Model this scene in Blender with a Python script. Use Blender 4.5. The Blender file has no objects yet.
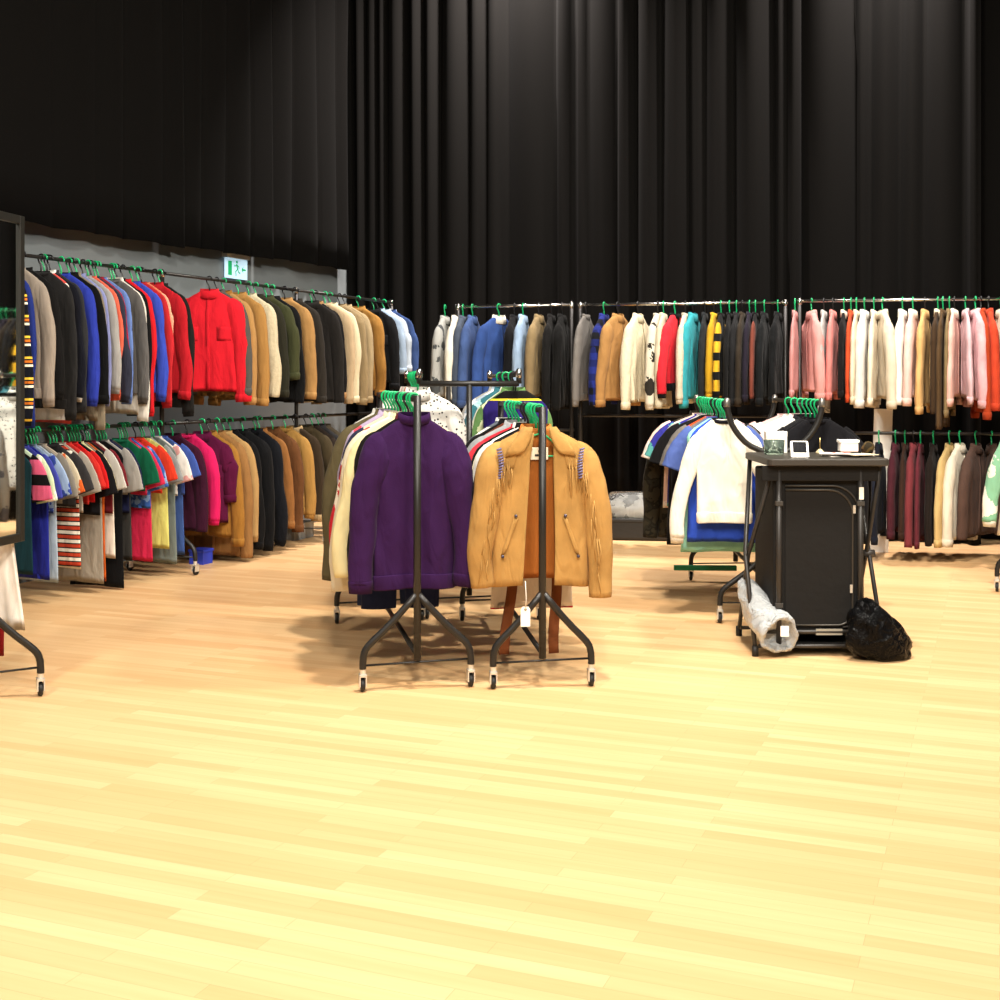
import bpy, math, random
from mathutils import Vector
R = random.Random(11)
PI = math.pi
col = bpy.context.scene.collection
CAMZ, F, HY = 1.35, 1250.0, 381.0
cosd = lambda a: math.cos(math.radians(a))
sind = lambda a: math.sin(math.radians(a))

# ---------------------------------------------------------------- mesh helpers
class MB:
    def __init__(s): s.v = []; s.f = []
    def add(s, v, f):
        b = len(s.v); s.v += [tuple(p) for p in v]; s.f += [tuple(i + b for i in q) for q in f]
    def box(s, lo, hi):
        x0, y0, z0 = lo; x1, y1, z1 = hi
        s.add([(x0,y0,z0),(x1,y0,z0),(x1,y1,z0),(x0,y1,z0),(x0,y0,z1),(x1,y0,z1),(x1,y1,z1),(x0,y1,z1)],
              [(0,3,2,1),(4,5,6,7),(0,1,5,4),(1,2,6,5),(2,3,7,6),(3,0,4,7)])
    def tube(s, pts, r, n=8, flat=1.0):
        pts = [Vector(p) for p in pts]; m = len(pts)
        rr = r if isinstance(r, (list, tuple)) else [r] * m
        T = []
        for i in range(m):
            d = pts[min(i+1, m-1)] - pts[max(i-1, 0)]; d.normalize(); T.append(d)
        a = Vector((0,0,1)) if abs(T[0].z) < .9 else Vector((1,0,0))
        N = (a - T[0]*a.dot(T[0])).normalized()
        vs = []
        for i in range(m):
            N = (N - T[i]*N.dot(T[i])).normalized(); B = T[i].cross(N)
            for k in range(n):
                t = 2*PI*k/n
                vs.append(pts[i] + N*(math.cos(t)*rr[i]) + B*(math.sin(t)*rr[i]*flat))
        fs = [(i*n+k, i*n+(k+1)%n, (i+1)*n+(k+1)%n, (i+1)*n+k) for i in range(m-1) for k in range(n)]
        fs += [tuple(range(n-1,-1,-1)), tuple((m-1)*n+k for k in range(n))]
        s.add(vs, fs)
    def rings(s, rings, cap0=True, cap1=True):
        n = len(rings[0]); m = len(rings)
        fs = [(i*n+k, i*n+(k+1)%n, (i+1)*n+(k+1)%n, (i+1)*n+k) for i in range(m-1) for k in range(n)]
        if cap0: fs.append(tuple(range(n-1,-1,-1)))
        if cap1: fs.append(tuple((m-1)*n+k for k in range(n)))
        s.add([p for q in rings for p in q], fs)
    def build(s, name, m, parent=None, smooth=True, loc=None):
        me = bpy.data.meshes.new(name); me.from_pydata([tuple(v) for v in s.v], [], s.f); me.update()
        if smooth:
            for p in me.polygons: p.use_smooth = True
        o = bpy.data.objects.new(name, me); col.objects.link(o)
        if m: me.materials.append(m)
        if parent: o.parent = parent
        if loc: o.location = loc
        return o

def hard(o, w=.004, seg=2):
    for p in o.data.polygons: p.use_smooth = False
    b = o.modifiers.new('b', 'BEVEL'); b.width = w; b.segments = seg; b.limit_method = 'ANGLE'
    return o
def tag(o, label=None, cat=None, group=None, kind=None):
    if label: o['label'] = label
    if cat: o['category'] = cat
    if group: o['group'] = group
    if kind: o['kind'] = kind
    return o
def empty(name, loc, rz=0):
    o = bpy.data.objects.new(name, None); o.empty_display_size = .05
    col.objects.link(o); o.location = loc; o.rotation_euler = (0,0,rz); return o
def catmull(P, n):
    P = [Vector(p) for p in P]; out = []; m = len(P) - 1
    for i in range(n+1):
        t = i/n*m; k = min(int(t), m-1); t -= k
        a, b, c, d = P[max(k-1,0)], P[k], P[k+1], P[min(k+2,m)]
        out.append(.5*((2*b) + (c-a)*t + (2*a-5*b+4*c-d)*t*t + (3*b-a-3*c+d)*t**3))
    return out

# ---------------------------------------------------------------- materials
def lin(h):
    h = h.lstrip('#'); o = []
    for i in (0,2,4):
        c = int(h[i:i+2],16)/255; o.append(c/12.92 if c <= .04045 else ((c+.055)/1.055)**2.4)
    return tuple(o) + (1,)
MC = {}
def base_mat(name):
    m = bpy.data.materials.new(name); m.use_nodes = True
    nt = m.node_tree; return m, nt, nt.nodes, nt.links, nt.nodes['Principled BSDF']
def plain(hx, rough=.5, metal=0, spec=.5, emit=0, bump=0, bscale=80):
    k = ('p',hx,rough,metal,spec,emit,bump)
    if k in MC: return MC[k]
    m, nt, N, Lk, b = base_mat('surface_'+hx)
    b.inputs['Base Color'].default_value = lin(hx); b.inputs['Roughness'].default_value = rough
    b.inputs['Metallic'].default_value = metal; b.inputs['Specular IOR Level'].default_value = spec
    no = N.new('ShaderNodeTexNoise'); no.inputs['Scale'].default_value = bscale; no.inputs['Detail'].default_value = 3
    if emit:
        b.inputs['Emission Color'].default_value = lin(hx); b.inputs['Emission Strength'].default_value = emit
    mp = N.new('ShaderNodeMapRange'); mp.inputs['To Min'].default_value = max(rough-.06,0); mp.inputs['To Max'].default_value = min(rough+.06,1)
    tc = N.new('ShaderNodeTexCoord'); Lk.new(tc.outputs['Object'], no.inputs['Vector'])
    Lk.new(no.outputs['Fac'], mp.inputs['Value']); Lk.new(mp.outputs['Result'], b.inputs['Roughness'])
    if bump:
        bp = N.new('ShaderNodeBump'); bp.inputs['Strength'].default_value = bump; bp.inputs['Distance'].default_value = .01
        Lk.new(no.outputs['Fac'], bp.inputs['Height']); Lk.new(bp.outputs['Normal'], b.inputs['Normal'])
    MC[k] = m; return m
def fabric(hx, pat='plain', c2=None):
    k = (hx, pat, c2)
    if k in MC: return MC[k]
    m, nt, N, Lk, b = base_mat('fabric_%s_%s' % (pat, hx.lstrip('#')))
    b.inputs['Roughness'].default_value = .88; b.inputs['Specular IOR Level'].default_value = .12
    b.inputs['Sheen Weight'].default_value = .03
    tc = N.new('ShaderNodeTexCoord'); O = tc.outputs['Object']
    def noise(sc, det=2):
        n = N.new('ShaderNodeTexNoise'); n.inputs['Scale'].default_value = sc; n.inputs['Detail'].default_value = det
        Lk.new(O, n.inputs['Vector']); return n.outputs['Fac']
    def ramp(src, stops, const=True):
        r = N.new('ShaderNodeValToRGB'); r.color_ramp.interpolation = 'CONSTANT' if const else 'LINEAR'
        e = r.color_ramp.elements
        while len(e) < len(stops): e.new(.5)
        for q, (p, c) in zip(e, stops): q.position = p; q.color = c
        Lk.new(src, r.inputs['Fac']); return r.outputs['Color']
    def frac(axis, per):
        s = N.new('ShaderNodeSeparateXYZ'); Lk.new(O, s.inputs[0])
        d = N.new('ShaderNodeMath'); d.operation = 'DIVIDE'; Lk.new(s.outputs[axis], d.inputs[0]); d.inputs[1].default_value = per
        f = N.new('ShaderNodeMath'); f.operation = 'FRACT'; Lk.new(d.outputs[0], f.inputs[0]); return f.outputs[0]
    def cloth(h):                        # dyed cloth reflects less than its swatch, whites keep theirs
        v = lin(h); f = .42 + .52*max(v[:3]); return tuple(x*f for x in v[:3]) + (1,)
    c1 = cloth(hx); cc = cloth(c2) if c2 else c1
    bs, bstr = 220, .25
    if pat == 'stripe': c = ramp(frac('Z', .075), [(0,c1),(.55,cc)])
    elif pat == 'bold': c = ramp(frac('Z', .15), [(0,c1),(.42,cc)])
    elif pat == 'tri': c = ramp(frac('Z', .055), [(0,c1),(.36,lin('#1a1a1a')),(.5,cc),(.86,lin('#1a1a1a'))])
    elif pat == 'varsity': c = ramp(frac('Z', .12), [(0,c1),(.45,lin('#f0ead0')),(.56,lin('#15181f')),(.64,cc),(.76,lin('#15181f')),(.83,lin('#e8c040')),(.94,c1)])
    elif pat == 'plaid':
        a = ramp(frac('X', .11), [(0,c1),(.5,cc)]); d = ramp(frac('Z', .11), [(0,c1),(.5,cc)])
        mx = N.new('ShaderNodeMix'); mx.data_type = 'RGBA'; mx.inputs[0].default_value = .5
        Lk.new(a, mx.inputs[6]); Lk.new(d, mx.inputs[7]); c = mx.outputs[2]
    elif pat == 'hem':
        sx = N.new('ShaderNodeSeparateXYZ'); Lk.new(O, sx.inputs[0]); mq = N.new('ShaderNodeMapRange'); mq.inputs['From Min'].default_value = -1; mq.inputs['From Max'].default_value = 0; Lk.new(sx.outputs['Z'], mq.inputs['Value'])
        c = ramp(mq.outputs[0], [(0,c1),(.085,cc)])
    elif pat == 'yoke':
        sx = N.new('ShaderNodeSeparateXYZ'); Lk.new(O, sx.inputs[0]); mq = N.new('ShaderNodeMapRange'); mq.inputs['From Min'].default_value = -1; mq.inputs['From Max'].default_value = 0; Lk.new(sx.outputs['Z'], mq.inputs['Value'])
        c = ramp(mq.outputs[0], [(0,c1),(.86,lin('#e0c832')),(.872,cc)])
    elif pat == 'camo': c = ramp(noise(13), [(0,c1),(.46,cc),(.55,lin('#26241c')),(.62,c1)])
    elif pat == 'print':
        v = N.new('ShaderNodeTexVoronoi'); v.inputs['Scale'].default_value = 40; Lk.new(O, v.inputs['Vector'])
        c = ramp(v.outputs['Distance'], [(0,cc),(.24,c1)])
    elif pat == 'patch': c = ramp(noise(7,4), [(0,cc),(.42,c1)])
    elif pat == 'denim':
        c = ramp(noise(6,5), [(.3,c1),(.7,cc if c2 else tuple(min(1,x*1.6) for x in c1[:3])+(1,))], False); bs = 420
    elif pat == 'sherpa':
        c = ramp(noise(40,3), [(.3,tuple(x*.85 for x in c1[:3])+(1,)),(.7,c1)], False); bs, bstr = 70, .8
    elif pat == 'suede':
        c = ramp(noise(9,5), [(.25,tuple(x*.8 for x in c1[:3])+(1,)),(.75,tuple(min(1,x*1.12) for x in c1[:3])+(1,))], False); bs = 300
    else:
        c = ramp(noise(11,4), [(.2,tuple(x*.9 for x in c1[:3])+(1,)),(.8,tuple(min(1,x*1.06) for x in c1[:3])+(1,))], False)
    Lk.new(c, b.inputs['Base Color'])
    b1 = N.new('ShaderNodeBump'); b1.inputs['Strength'].default_value = bstr; b1.inputs['Distance'].default_value = .004
    Lk.new(noise(bs,2), b1.inputs['Height'])
    b2 = N.new('ShaderNodeBump'); b2.inputs['Strength'].default_value = .55; b2.inputs['Distance'].default_value = .03
    mpn = N.new('ShaderNodeMapping'); mpn.inputs['Scale'].default_value = (14,14,5); Lk.new(O, mpn.inputs[0])
    nn = N.new('ShaderNodeTexNoise'); nn.inputs['Scale'].default_value = 1; nn.inputs['Detail'].default_value = 2; nn.inputs['Distortion'].default_value = .6
    Lk.new(mpn.outputs[0], nn.inputs['Vector'])
    Lk.new(nn.outputs['Fac'], b2.inputs['Height']); Lk.new(b1.outputs['Normal'], b2.inputs['Normal'])
    Lk.new(b2.outputs['Normal'], b.inputs['Normal'])
    MC[k] = m; return m
BLK = plain('#1d1b19', .42, 0, .4); CHROME = plain('#d8d4cc', .18, 1); DARKRAIL = plain('#2a2826', .35, .3)
CAPS = plain('#8d8a84', .3, .8); RUBBER = plain('#121212', .6); FORK = plain('#d9d6cf', .3, .6)
GREEN = plain('#0c9c5c', .3, 0, .5); GREEN2 = plain('#13ad69', .3, 0, .5); HBLACK = plain('#141416', .35)

# ---------------------------------------------------------------- setting
UX, UY = .371, .928                     # direction of the grey wall (away from the camera)
NX, NY = .928, -.371                    # direction of the rear wall (to the right)
A0 = Vector((-2.9, 7.48, 0)); U = Vector((UX,UY,0)); Nn = Vector((NX,NY,0))
ROOM = math.atan2(NY, NX)
fl = MB(); fl.add([(-9,-4,0),(9,-4,0),(9,15,0),(-9,15,0)], [(0,1,2,3)])
def floor_mat():
    m, nt, N, Lk, b = base_mat('maple_strip_floor')
    tc = N.new('ShaderNodeTexCoord'); mp = N.new('ShaderNodeMapping'); mp.inputs['Rotation'].default_value = (0,0,-ROOM)
    Lk.new(tc.outputs['Object'], mp.inputs[0])
    br = N.new('ShaderNodeTexBrick'); Lk.new(mp.outputs[0], br.inputs['Vector'])
    br.inputs['Scale'].default_value = 1; br.inputs['Brick Width'].default_value = .82; br.inputs['Row Height'].default_value = .062
    br.inputs['Mortar Size'].default_value = .0007; br.inputs['Mortar Smooth'].default_value = .3; br.inputs['Bias'].default_value = 0
    br.offset = .37; br.offset_frequency = 2; br.squash = 1
    br.inputs['Color1'].default_value = lin('#d9ad7b'); br.inputs['Color2'].default_value = lin('#e4bf8f'); br.inputs['Mortar'].default_value = lin('#c4966a')
    m2 = N.new('ShaderNodeMapping'); m2.inputs['Scale'].default_value = (1.6,34,1); Lk.new(mp.outputs[0], m2.inputs[0])
    no = N.new('ShaderNodeTexNoise'); no.inputs['Scale'].default_value = 1; no.inputs['Detail'].default_value = 5; Lk.new(m2.outputs[0], no.inputs['Vector'])
    rp = N.new('ShaderNodeValToRGB'); rp.color_ramp.elements[0].position = .25; rp.color_ramp.elements[0].color = (.92,.9,.86,1)
    rp.color_ramp.elements[1].position = .7; rp.color_ramp.elements[1].color = (1,1,1,1); Lk.new(no.outputs['Fac'], rp.inputs[0])
    mx = N.new('ShaderNodeMix'); mx.data_type = 'RGBA'; mx.blend_type = 'MULTIPLY'; mx.inputs[0].default_value = 1
    Lk.new(br.outputs['Color'], mx.inputs[6]); Lk.new(rp.outputs[0], mx.inputs[7])
    Lk.new(mx.outputs[2], b.inputs['Base Color'])
    b.inputs['Roughness'].default_value = .42; b.inputs['Specular IOR Level'].default_value = .25
    return m
tag(fl.build('floor', floor_mat(), smooth=False), kind='structure')
def wall(name, p, q, h, thick, m):
    p = Vector(p); q = Vector(q); d = (q-p).normalized(); n = Vector((d.y,-d.x,0))*thick
    b = MB(); P = [p, q, q-n, p-n]
    b.add([(*v.xy, z) for z in (0,h) for v in P], [(0,1,2,3),(4,5,6,7),(0,1,5,4),(1,2,6,5),(2,3,7,6),(3,0,4,7)])
    return tag(b.build(name, m, smooth=False), kind='structure')
WL = A0 - Nn*.6
wall('wall_left', WL - U*9, WL + U*5.6, 7, .2, plain('#6f7577', .8, 0, .2, 0, .1, 30))
CB = Vector((-1.625, 12.56, 0))
wall('wall_back', CB - Nn*2.2 + U*.6, CB + Nn*9 + U*.6, 7, .2, plain('#0c0c0c', .95, 0, .05))

def curtain(p, q, z0, z1, label, seed, period=.16, amp=.05, step=0):
    r = random.Random(seed); p = Vector(p); q = Vector(q); L = (q-p).length; d = (q-p)/L; n = Vector((d.y,-d.x,0))
    mvs = int(L/.022); nz = 14
    ph = []; x = 0
    while x < L+1:
        w = period*r.choice([.5,.7,.8,1,1.2,1.5,1.9]); ph.append((x, w, amp*r.uniform(.35,1.15), r.uniform(-.05,.05))); x += w
    def off(s, zf):
        for (a, w, am, dr) in ph:
            a2 = a + dr*(1-zf)*.8
            if a2 <= s < a2 + w:
                t = (s-a2)/w; return am*(.65+.35*zf)*(math.sin(PI*t)**.8*2-1)
        return -amp*.6
    b = MB(); V = []
    for lay in (0,1):
        for j in range(nz+1):
            zf = j/nz
            for i in range(mvs+1):
                s = L*i/mvs
                o = off(s, zf) + .012*math.sin(s*3.1+zf*5+seed) - lay*.006
                zz = z0 + (z1-z0)*zf + (.004*math.sin(s*9+seed) if j == 0 else 0)
                v = p + d*s + n*o; V.append((v.x, v.y, zz))
    w = mvs+1; K = w*(nz+1); Fs = []
    for j in range(nz):
        for i in range(mvs):
            a = j*w+i; Fs.append((a,a+1,a+w+1,a+w)); Fs.append((K+a,K+a+w,K+a+w+1,K+a+1))
    for i in range(mvs): Fs.append((i,K+i,K+i+1,i+1))
    for j in range(nz): Fs.append((j*w,j*w+w,K+j*w+w,K+j*w)); Fs.append((j*w+mvs,K+j*w+mvs,K+j*w+w+mvs,j*w+w+mvs))
    b.add(V, Fs)
    o = b.build('curtain', CURT); tag(o, label, 'curtain', 'black stage curtains')
    return o
def curtain_mat():
    m, nt, N, Lk, b = base_mat('black_serge')
    b.inputs['Base Color'].default_value = lin('#0b0a09'); b.inputs['Roughness'].default_value = .9
    b.inputs['Specular IOR Level'].default_value = .06; b.inputs['Sheen Weight'].default_value = .01
    tc = N.new('ShaderNodeTexCoord'); no = N.new('ShaderNodeTexNoise'); no.inputs['Scale'].default_value = 150
    Lk.new(tc.outputs['Object'], no.inputs['Vector'])
    bp = N.new('ShaderNodeBump'); bp.inputs['Strength'].default_value = .2; bp.inputs['Distance'].default_value = .003
    Lk.new(no.outputs['Fac'], bp.inputs['Height']); Lk.new(bp.outputs['Normal'], b.inputs['Normal'])
    return m
CURT = curtain_mat()
CL = A0 - Nn*.45
def at_line(P, D, px):                      # where the line P + D t crosses pixel column px
    k = (px-500)/F; t = (k*P.y - P.x)/(D.x - k*D.y); return t
def seg(P, D, a, b): return P + D*at_line(P,D,a), P + D*at_line(P,D,b)
a, b_ = seg(CL, U, -260, 183); curtain(a, b_, 2.39, 7, 'black short curtain over the grey wall nearest the mirror, far left', 3, .42, .05)
a, b_ = seg(CL, U, 184, 271); curtain(a, b_, 2.41, 7, 'black short curtain over the grey wall above the red jacket, middle panel', 4, .36, .055)
a, b_ = seg(CL, U, 272, 349.5); curtain(a, b_, 2.43, 7, 'black short curtain over the grey wall ending at the room corner', 5, .3, .055)
for s, (x0, x1, per, am, lab) in enumerate([
    (318, 474, .2, .11, 'long black curtain with tight pleats in the room corner'),
    (468, 692, .26, .1, 'long black rear curtain behind the denim jackets, lit at its top'),
    (686, 802, .24, .11, 'long black rear curtain behind the dark jackets of the middle rail'),
    (796, 981, .26, .1, 'long black rear curtain above the pink and cream jackets'),
    (978, 1180, .4, .06, 'unlit black rear curtain at the far right edge')]):
    a, b_ = seg(CB - U*(.05*(s%2)) + (U*.35 if s == 4 else U*0), Nn, x0, x1); curtain(a, b_, .01, 7, lab, 20+s, per, am)

# ---------------------------------------------------------------- racks
def caster(parent, x, y):
    c = MB(); c.tube([(x,y,.115),(x,y,.072)], .013, 10); c.box((x-.016,y-.02,.026),(x-.011,y+.024,.075)); c.box((x+.011,y-.02,.026),(x+.016,y+.024,.075)); c.box((x-.016,y-.02,.068),(x+.016,y+.024,.078))
    o = c.build('caster', FORK, parent, smooth=False)
    w = MB(); w.rings([[(x+dx, y+.008+rr*math.cos(t), .031+rr*math.sin(t)) for t in [2*PI*k/18 for k in range(18)]] for dx, rr in ((-.0095,.018),(-.0095,.027),(-.006,.03),(.006,.03),(.0095,.027),(.0095,.018))])
    w.build('wheel', RUBBER, o)
def end_frame(parent, y, ztop, half, sgn=1, post=True, jz=.415):
    if post:
        p = MB(); p.tube([(0,y,.13),(0,y,ztop)], .0165, 10); p.build('upright', BLK, parent)
    for s in (-1,1):
        l = MB(); l.tube(catmull([(s*.004,y,jz),(s*half*.5,y,jz-.125),(s*half*.88,y,.205),(s*half*.98,y,.165),(s*half,y,.12),(s*half,y,.1)], 12), .0155, 8)
        l.build('leg', BLK, parent); caster(parent, s*half, y)
    r = MB(); r.tube([(-half,y,.115),(half,y,.125)], .005, 6); r.build('cross_rod', BLK, parent)
def rail(parent, x, y0, y1, z, m, name='rail', r=.0125):
    b = MB(); b.tube([(x,y0,z),(x,y1,z)], r, 10); return b.build(name, m, parent)
def cap(parent, x, y, z, m=None):
    b = MB(); b.tube([(x,y,z-.028),(x,y,z-.012),(x,y,z+.014),(x,y,z+.024)], [.018,.018,.017,.01], 12); b.build('joint_cap', m or CHROME, parent)
def single_rack(loc, rz, L, zr, half, label):
    g = tag(empty('garment_rack', loc, rz), label, 'clothes rack', 'black rolling garment racks')
    end_frame(g, 0, zr+.012, half); end_frame(g, L, zr+.012, half)
    rail(g, 0, 0, L, zr-.005, DARKRAIL); rail(g, 0, 0, L, .15, BLK, 'floor_bar', .012)
    return g
def tier_rack(loc, rz, L, ztop, zlow, mt, label, half=.28, ends=(1,1)):
    g = tag(empty('garment_rack', loc, rz), label, 'clothes rack', 'two tier garment racks')
    for k, y in enumerate((0.02, L-.02)):
        if not ends[k]: continue
        end_frame(g, y, ztop, half); cap(g, 0, y, ztop)
    rail(g, 0, 0, L, ztop, mt, 'top_rail', .012); rail(g, 0, 0, L, zlow, DARKRAIL, 'lower_rail')
    return g
ZL, ZL2 = 2.11, 1.05
posts = [-1.2, 1.44, 3.25, 5.02]
for (t0, t1), lab in zip(zip(posts, posts[1:]), ['two tier rack along the grey wall, partly behind the mirror', 'two tier rack along the grey wall carrying the red jacket', 'two tier rack along the grey wall nearest the corner']):
    p = A0 + U*(t0+.012)
    tier_rack(p, ROOM, t1-t0-.024, ZL, ZL2, DARKRAIL, lab, ends=(int(t0 < 0),1))
# rear racks: rail axis runs to the right, so turn the local y axis along it
BZ, BZ2 = 1.97, .95
def bpt(px, py): d = F*(BZ-CAMZ)/(HY-py); return Vector(((px-500)/F*d, d, 0))
BR = [(bpt(456,307), bpt(574,305)), (bpt(578,305), bpt(788,302.5)), (bpt(797,301.2), bpt(1040,298.4))]
for (p, q), lab, zl in zip(BR, ['two tier rack by the rear curtain carrying the denim jackets', 'two tier rack by the rear curtain carrying the teal jacket', 'two tier rack by the rear curtain carrying the pink jackets'], (BZ2, 1.07, BZ2)):
    d = q-p; tier_rack(p, math.atan2(d.y,d.x)-PI/2, d.length, BZ, zl, CHROME, lab, .24)

P1 = Vector((-.362,5.47,0)); Z1 = 1.275; A1 = math.atan2(.2,.98)
P2 = Vector((.187,5.50,0)); Z2 = 1.225; A2 = math.atan2(.117,.993)
single_rack(P1, A1, 1.56, Z1, .238, 'black rolling rack with the purple sweater at its front')
single_rack(P2, A2, 1.56, Z2, .218, 'black rolling rack with the tan fringed jacket at its front')
# twin rail rack with a straight crossbar, behind the two front racks
P3 = Vector((-.175,7.12,0)); A3 = math.atan2(.12,.993); Z3 = 1.385; H3 = .285
g = tag(empty('twin_garment_rack', P3, A3), 'black twin rail rack with straight crossbar behind the purple sweater rack', 'clothes rack', 'black rolling garment racks')
for y in (0, 1.5):
    end_frame(g, y, 1.335, .24)
    c = MB(); c.tube([(-H3,y,1.335),(H3,y,1.335)], .0165, 10); c.build('crossbar', BLK, g)
    for s in (-1,1):
        c = MB(); c.tube([(s*H3,y,1.335),(s*H3,y,Z3+.005)], .016, 10); c.build('rail_post', BLK, g); cap(g, s*H3, y, Z3+.012)
for s in (-1,1): rail(g, s*H3, 0, 1.5, Z3, DARKRAIL)
# twin rail rack with curved arms
P4 = Vector((1.525,6.95,0)); A4 = -.045; Z4 = 1.225; H4 = .262
g4 = tag(empty('twin_garment_rack', P4, A4), 'black twin rail rack with curved arms behind the folding counter', 'clothes rack', 'black rolling garment racks')
for y in (0, 1.5):
    end_frame(g4, y, .94, .3)
    for s in (-1,1):
        c = MB(); c.tube(catmull([(0,y,.9),(s*.05,y,.95),(s*.15,y,1.0),(s*.225,y,1.09),(s*.257,y,1.18),(s*H4,y,Z4+.02)], 14), .0165, 10); c.build('curved_arm', BLK, g4)
        cap(g4, s*H4, y, Z4+.008, CAPS)
for s in (-1,1): rail(g4, s*H4, 0, 1.5, Z4, DARKRAIL)
c = MB(); c.box((-.42,1.44,.075),(.0,1.47,.11)); hard(c.build('low_green_bar', plain('#0f7a4a', .4), g4))
rail(g4, 0, 0, 1.5, .2, BLK, 'floor_bar')
# rack at the left edge and rack at the right edge
P5 = Vector((-2.185,5.24,0)); A5 = .47
single_rack(P5, A5, 2.3, 1.6, .245, 'black rolling rack at the left edge below the mirror')
P6 = Vector((3.41,7.9,0)); A6 = -.42
single_rack(P6, A6, 1.3, 1.2, .25, 'black rolling rack at the right edge with the green cardigan')

# ---------------------------------------------------------------- garments
def clampf(x, a, b): return max(a, min(b, x))
class Body:
    def __init__(s, sw, L, th, seed, flare=1.0, neck=.068, waist=.95, fold=1.0):
        r = random.Random(seed); s.r = r; s.sw, s.L, s.th, s.neck, s.flare, s.waist = sw, L, th, neck, flare, waist
        s.k = [(r.uniform(2.2,4.2), r.uniform(0,6.3), r.uniform(.5,1)), (r.uniform(5,8), r.uniform(0,6.3), r.uniform(.2,.5))]
        s.fold = fold*th*.17; s.lean = r.uniform(-.1,.1)*th
        z = [(-.078,neck*.95,.5),(-.088,neck*1.2,.6),(-.108,neck+(sw-neck)*.34,.64),(-.136,neck+(sw-neck)*.66,.7),(-.162,sw*.9,.74),(-.188,sw*.965,.82),(-.214,sw*.96,.9)]
        for q in (.3,.36,.43,.5,.57,.64,.71,.78,.85,.91,.96,1):
            zz = -L*q
            if zz > -.235: continue
            w = sw*(waist + (flare-waist)*clampf((q-.5)/.5,0,1)) if q > .4 else sw*.95
            z.append((zz, w, 1+.1*math.sin(q*5)))
        s.z = z
    def cen(s, x, z):
        q = clampf((-z-.1)/max(s.L-.1,.1), 0, 1); u = x/s.sw
        return s.fold*(.2+q*1.15)*sum(a*math.sin(f*u+p+q*.8) for f,p,a in s.k) + s.lean*q
    def pt(s, z, hw, tf, a):
        c, n = math.cos(a), math.sin(a)
        x = hw*math.copysign(abs(c)**.85, c); y = max(s.th*.5*tf, .0085)*math.copysign(abs(n)**.65, n)
        q = clampf((-z-.2)/s.L,0,1)
        y += s.cen(x, z); y += s.th*.09*q*math.sin(9*x/s.sw+3*math.sin(a)+z*s.k[0][0]*4)+s.th*.05*math.sin(14*z+s.k[1][0]*x/s.sw*2+s.k[0][1])*min(1,q*4)
        return (x, y, z - .012*abs(x/s.sw)*q)
    def mesh(s, N=36):
        m = MB(); rg = []
        z0,h0,t0 = s.z[0]
        rg.append([s.pt(z0-.016, h0*.96, t0*.94, 2*PI*k/N) for k in range(N)])
        for (z,h,t) in s.z: rg.append([s.pt(z,h,t,2*PI*k/N) for k in range(N)])
        z,h,t = s.z[-1]
        rg.append([(x*.97, y*.9, zz+.03) for x,y,zz in rg[-1]])
        m.rings(rg, False, True); return m
    def front(s, x, z, lift=.003):
        for i in range(len(s.z)-1):
            if s.z[i+1][0] <= z: break
        (a,h,t),(b,h2,t2) = s.z[i], s.z[i+1]; f = clampf((a-z)/(a-b),0,1); h += (h2-h)*f; t += (t2-t)*f
        cx = clampf(abs(x)/h,0,1)**(1/.85); sn = math.sqrt(max(0,1-cx*cx))
        return -s.th*.5*t*sn**.65 + s.cen(x,z) - s.th*.06*clampf((-z-.2)/s.L,0,1) - lift
    def strip(s, x0, x1, za, zb, lift=.003, n=10):
        m = MB(); V = []
        for l in (lift, -.004):
            for i in range(n+1):
                z = za+(zb-za)*i/n
                for x in (x0, (x0+x1)/2, x1): V.append((x, s.front(x,z,l), z))
        K = 3*(n+1); Fs = []
        for i in range(n):
            for j in (0,1):
                a = 3*i+j; Fs.append((a,a+3,a+4,a+1))
            Fs.append((3*i,K+3*i,K+3*i+3,3*i+3)); Fs.append((3*i+2,3*i+5,K+3*i+5,K+3*i+2))
        Fs += [(0,1,K+1,K),(1,2,K+2,K+1),(3*n,K+3*n,K+3*n+1,3*n+1),(3*n+1,K+3*n+1,K+3*n+2,3*n+2)]
        m.add(V, Fs); return m
def sleeve_path(sw, sl, out, sgn, r, short):
    if short:
        P = [(sw*.7,0,-.17),(sw*.88,0,-.2),(sw*1.0+.015+out*.4,0,-.19-sl*.45),(sw+.04+out*.8,0,-.19-sl)]
    else:
        j = r.uniform(-.014,.014)
        P = [(sw*.6,0,-.185),(sw*.82,0,-.222),(sw*.95+out*.2,0,-.31),(sw+.008+out*.5+j,0,-.15-sl*.45),(sw+.016+out*.85-j,0,-.15-sl*.75),(sw+.012+out,0,-.15-sl)]
    return [(sgn*x,y,z) for x,y,z in P]
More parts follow.
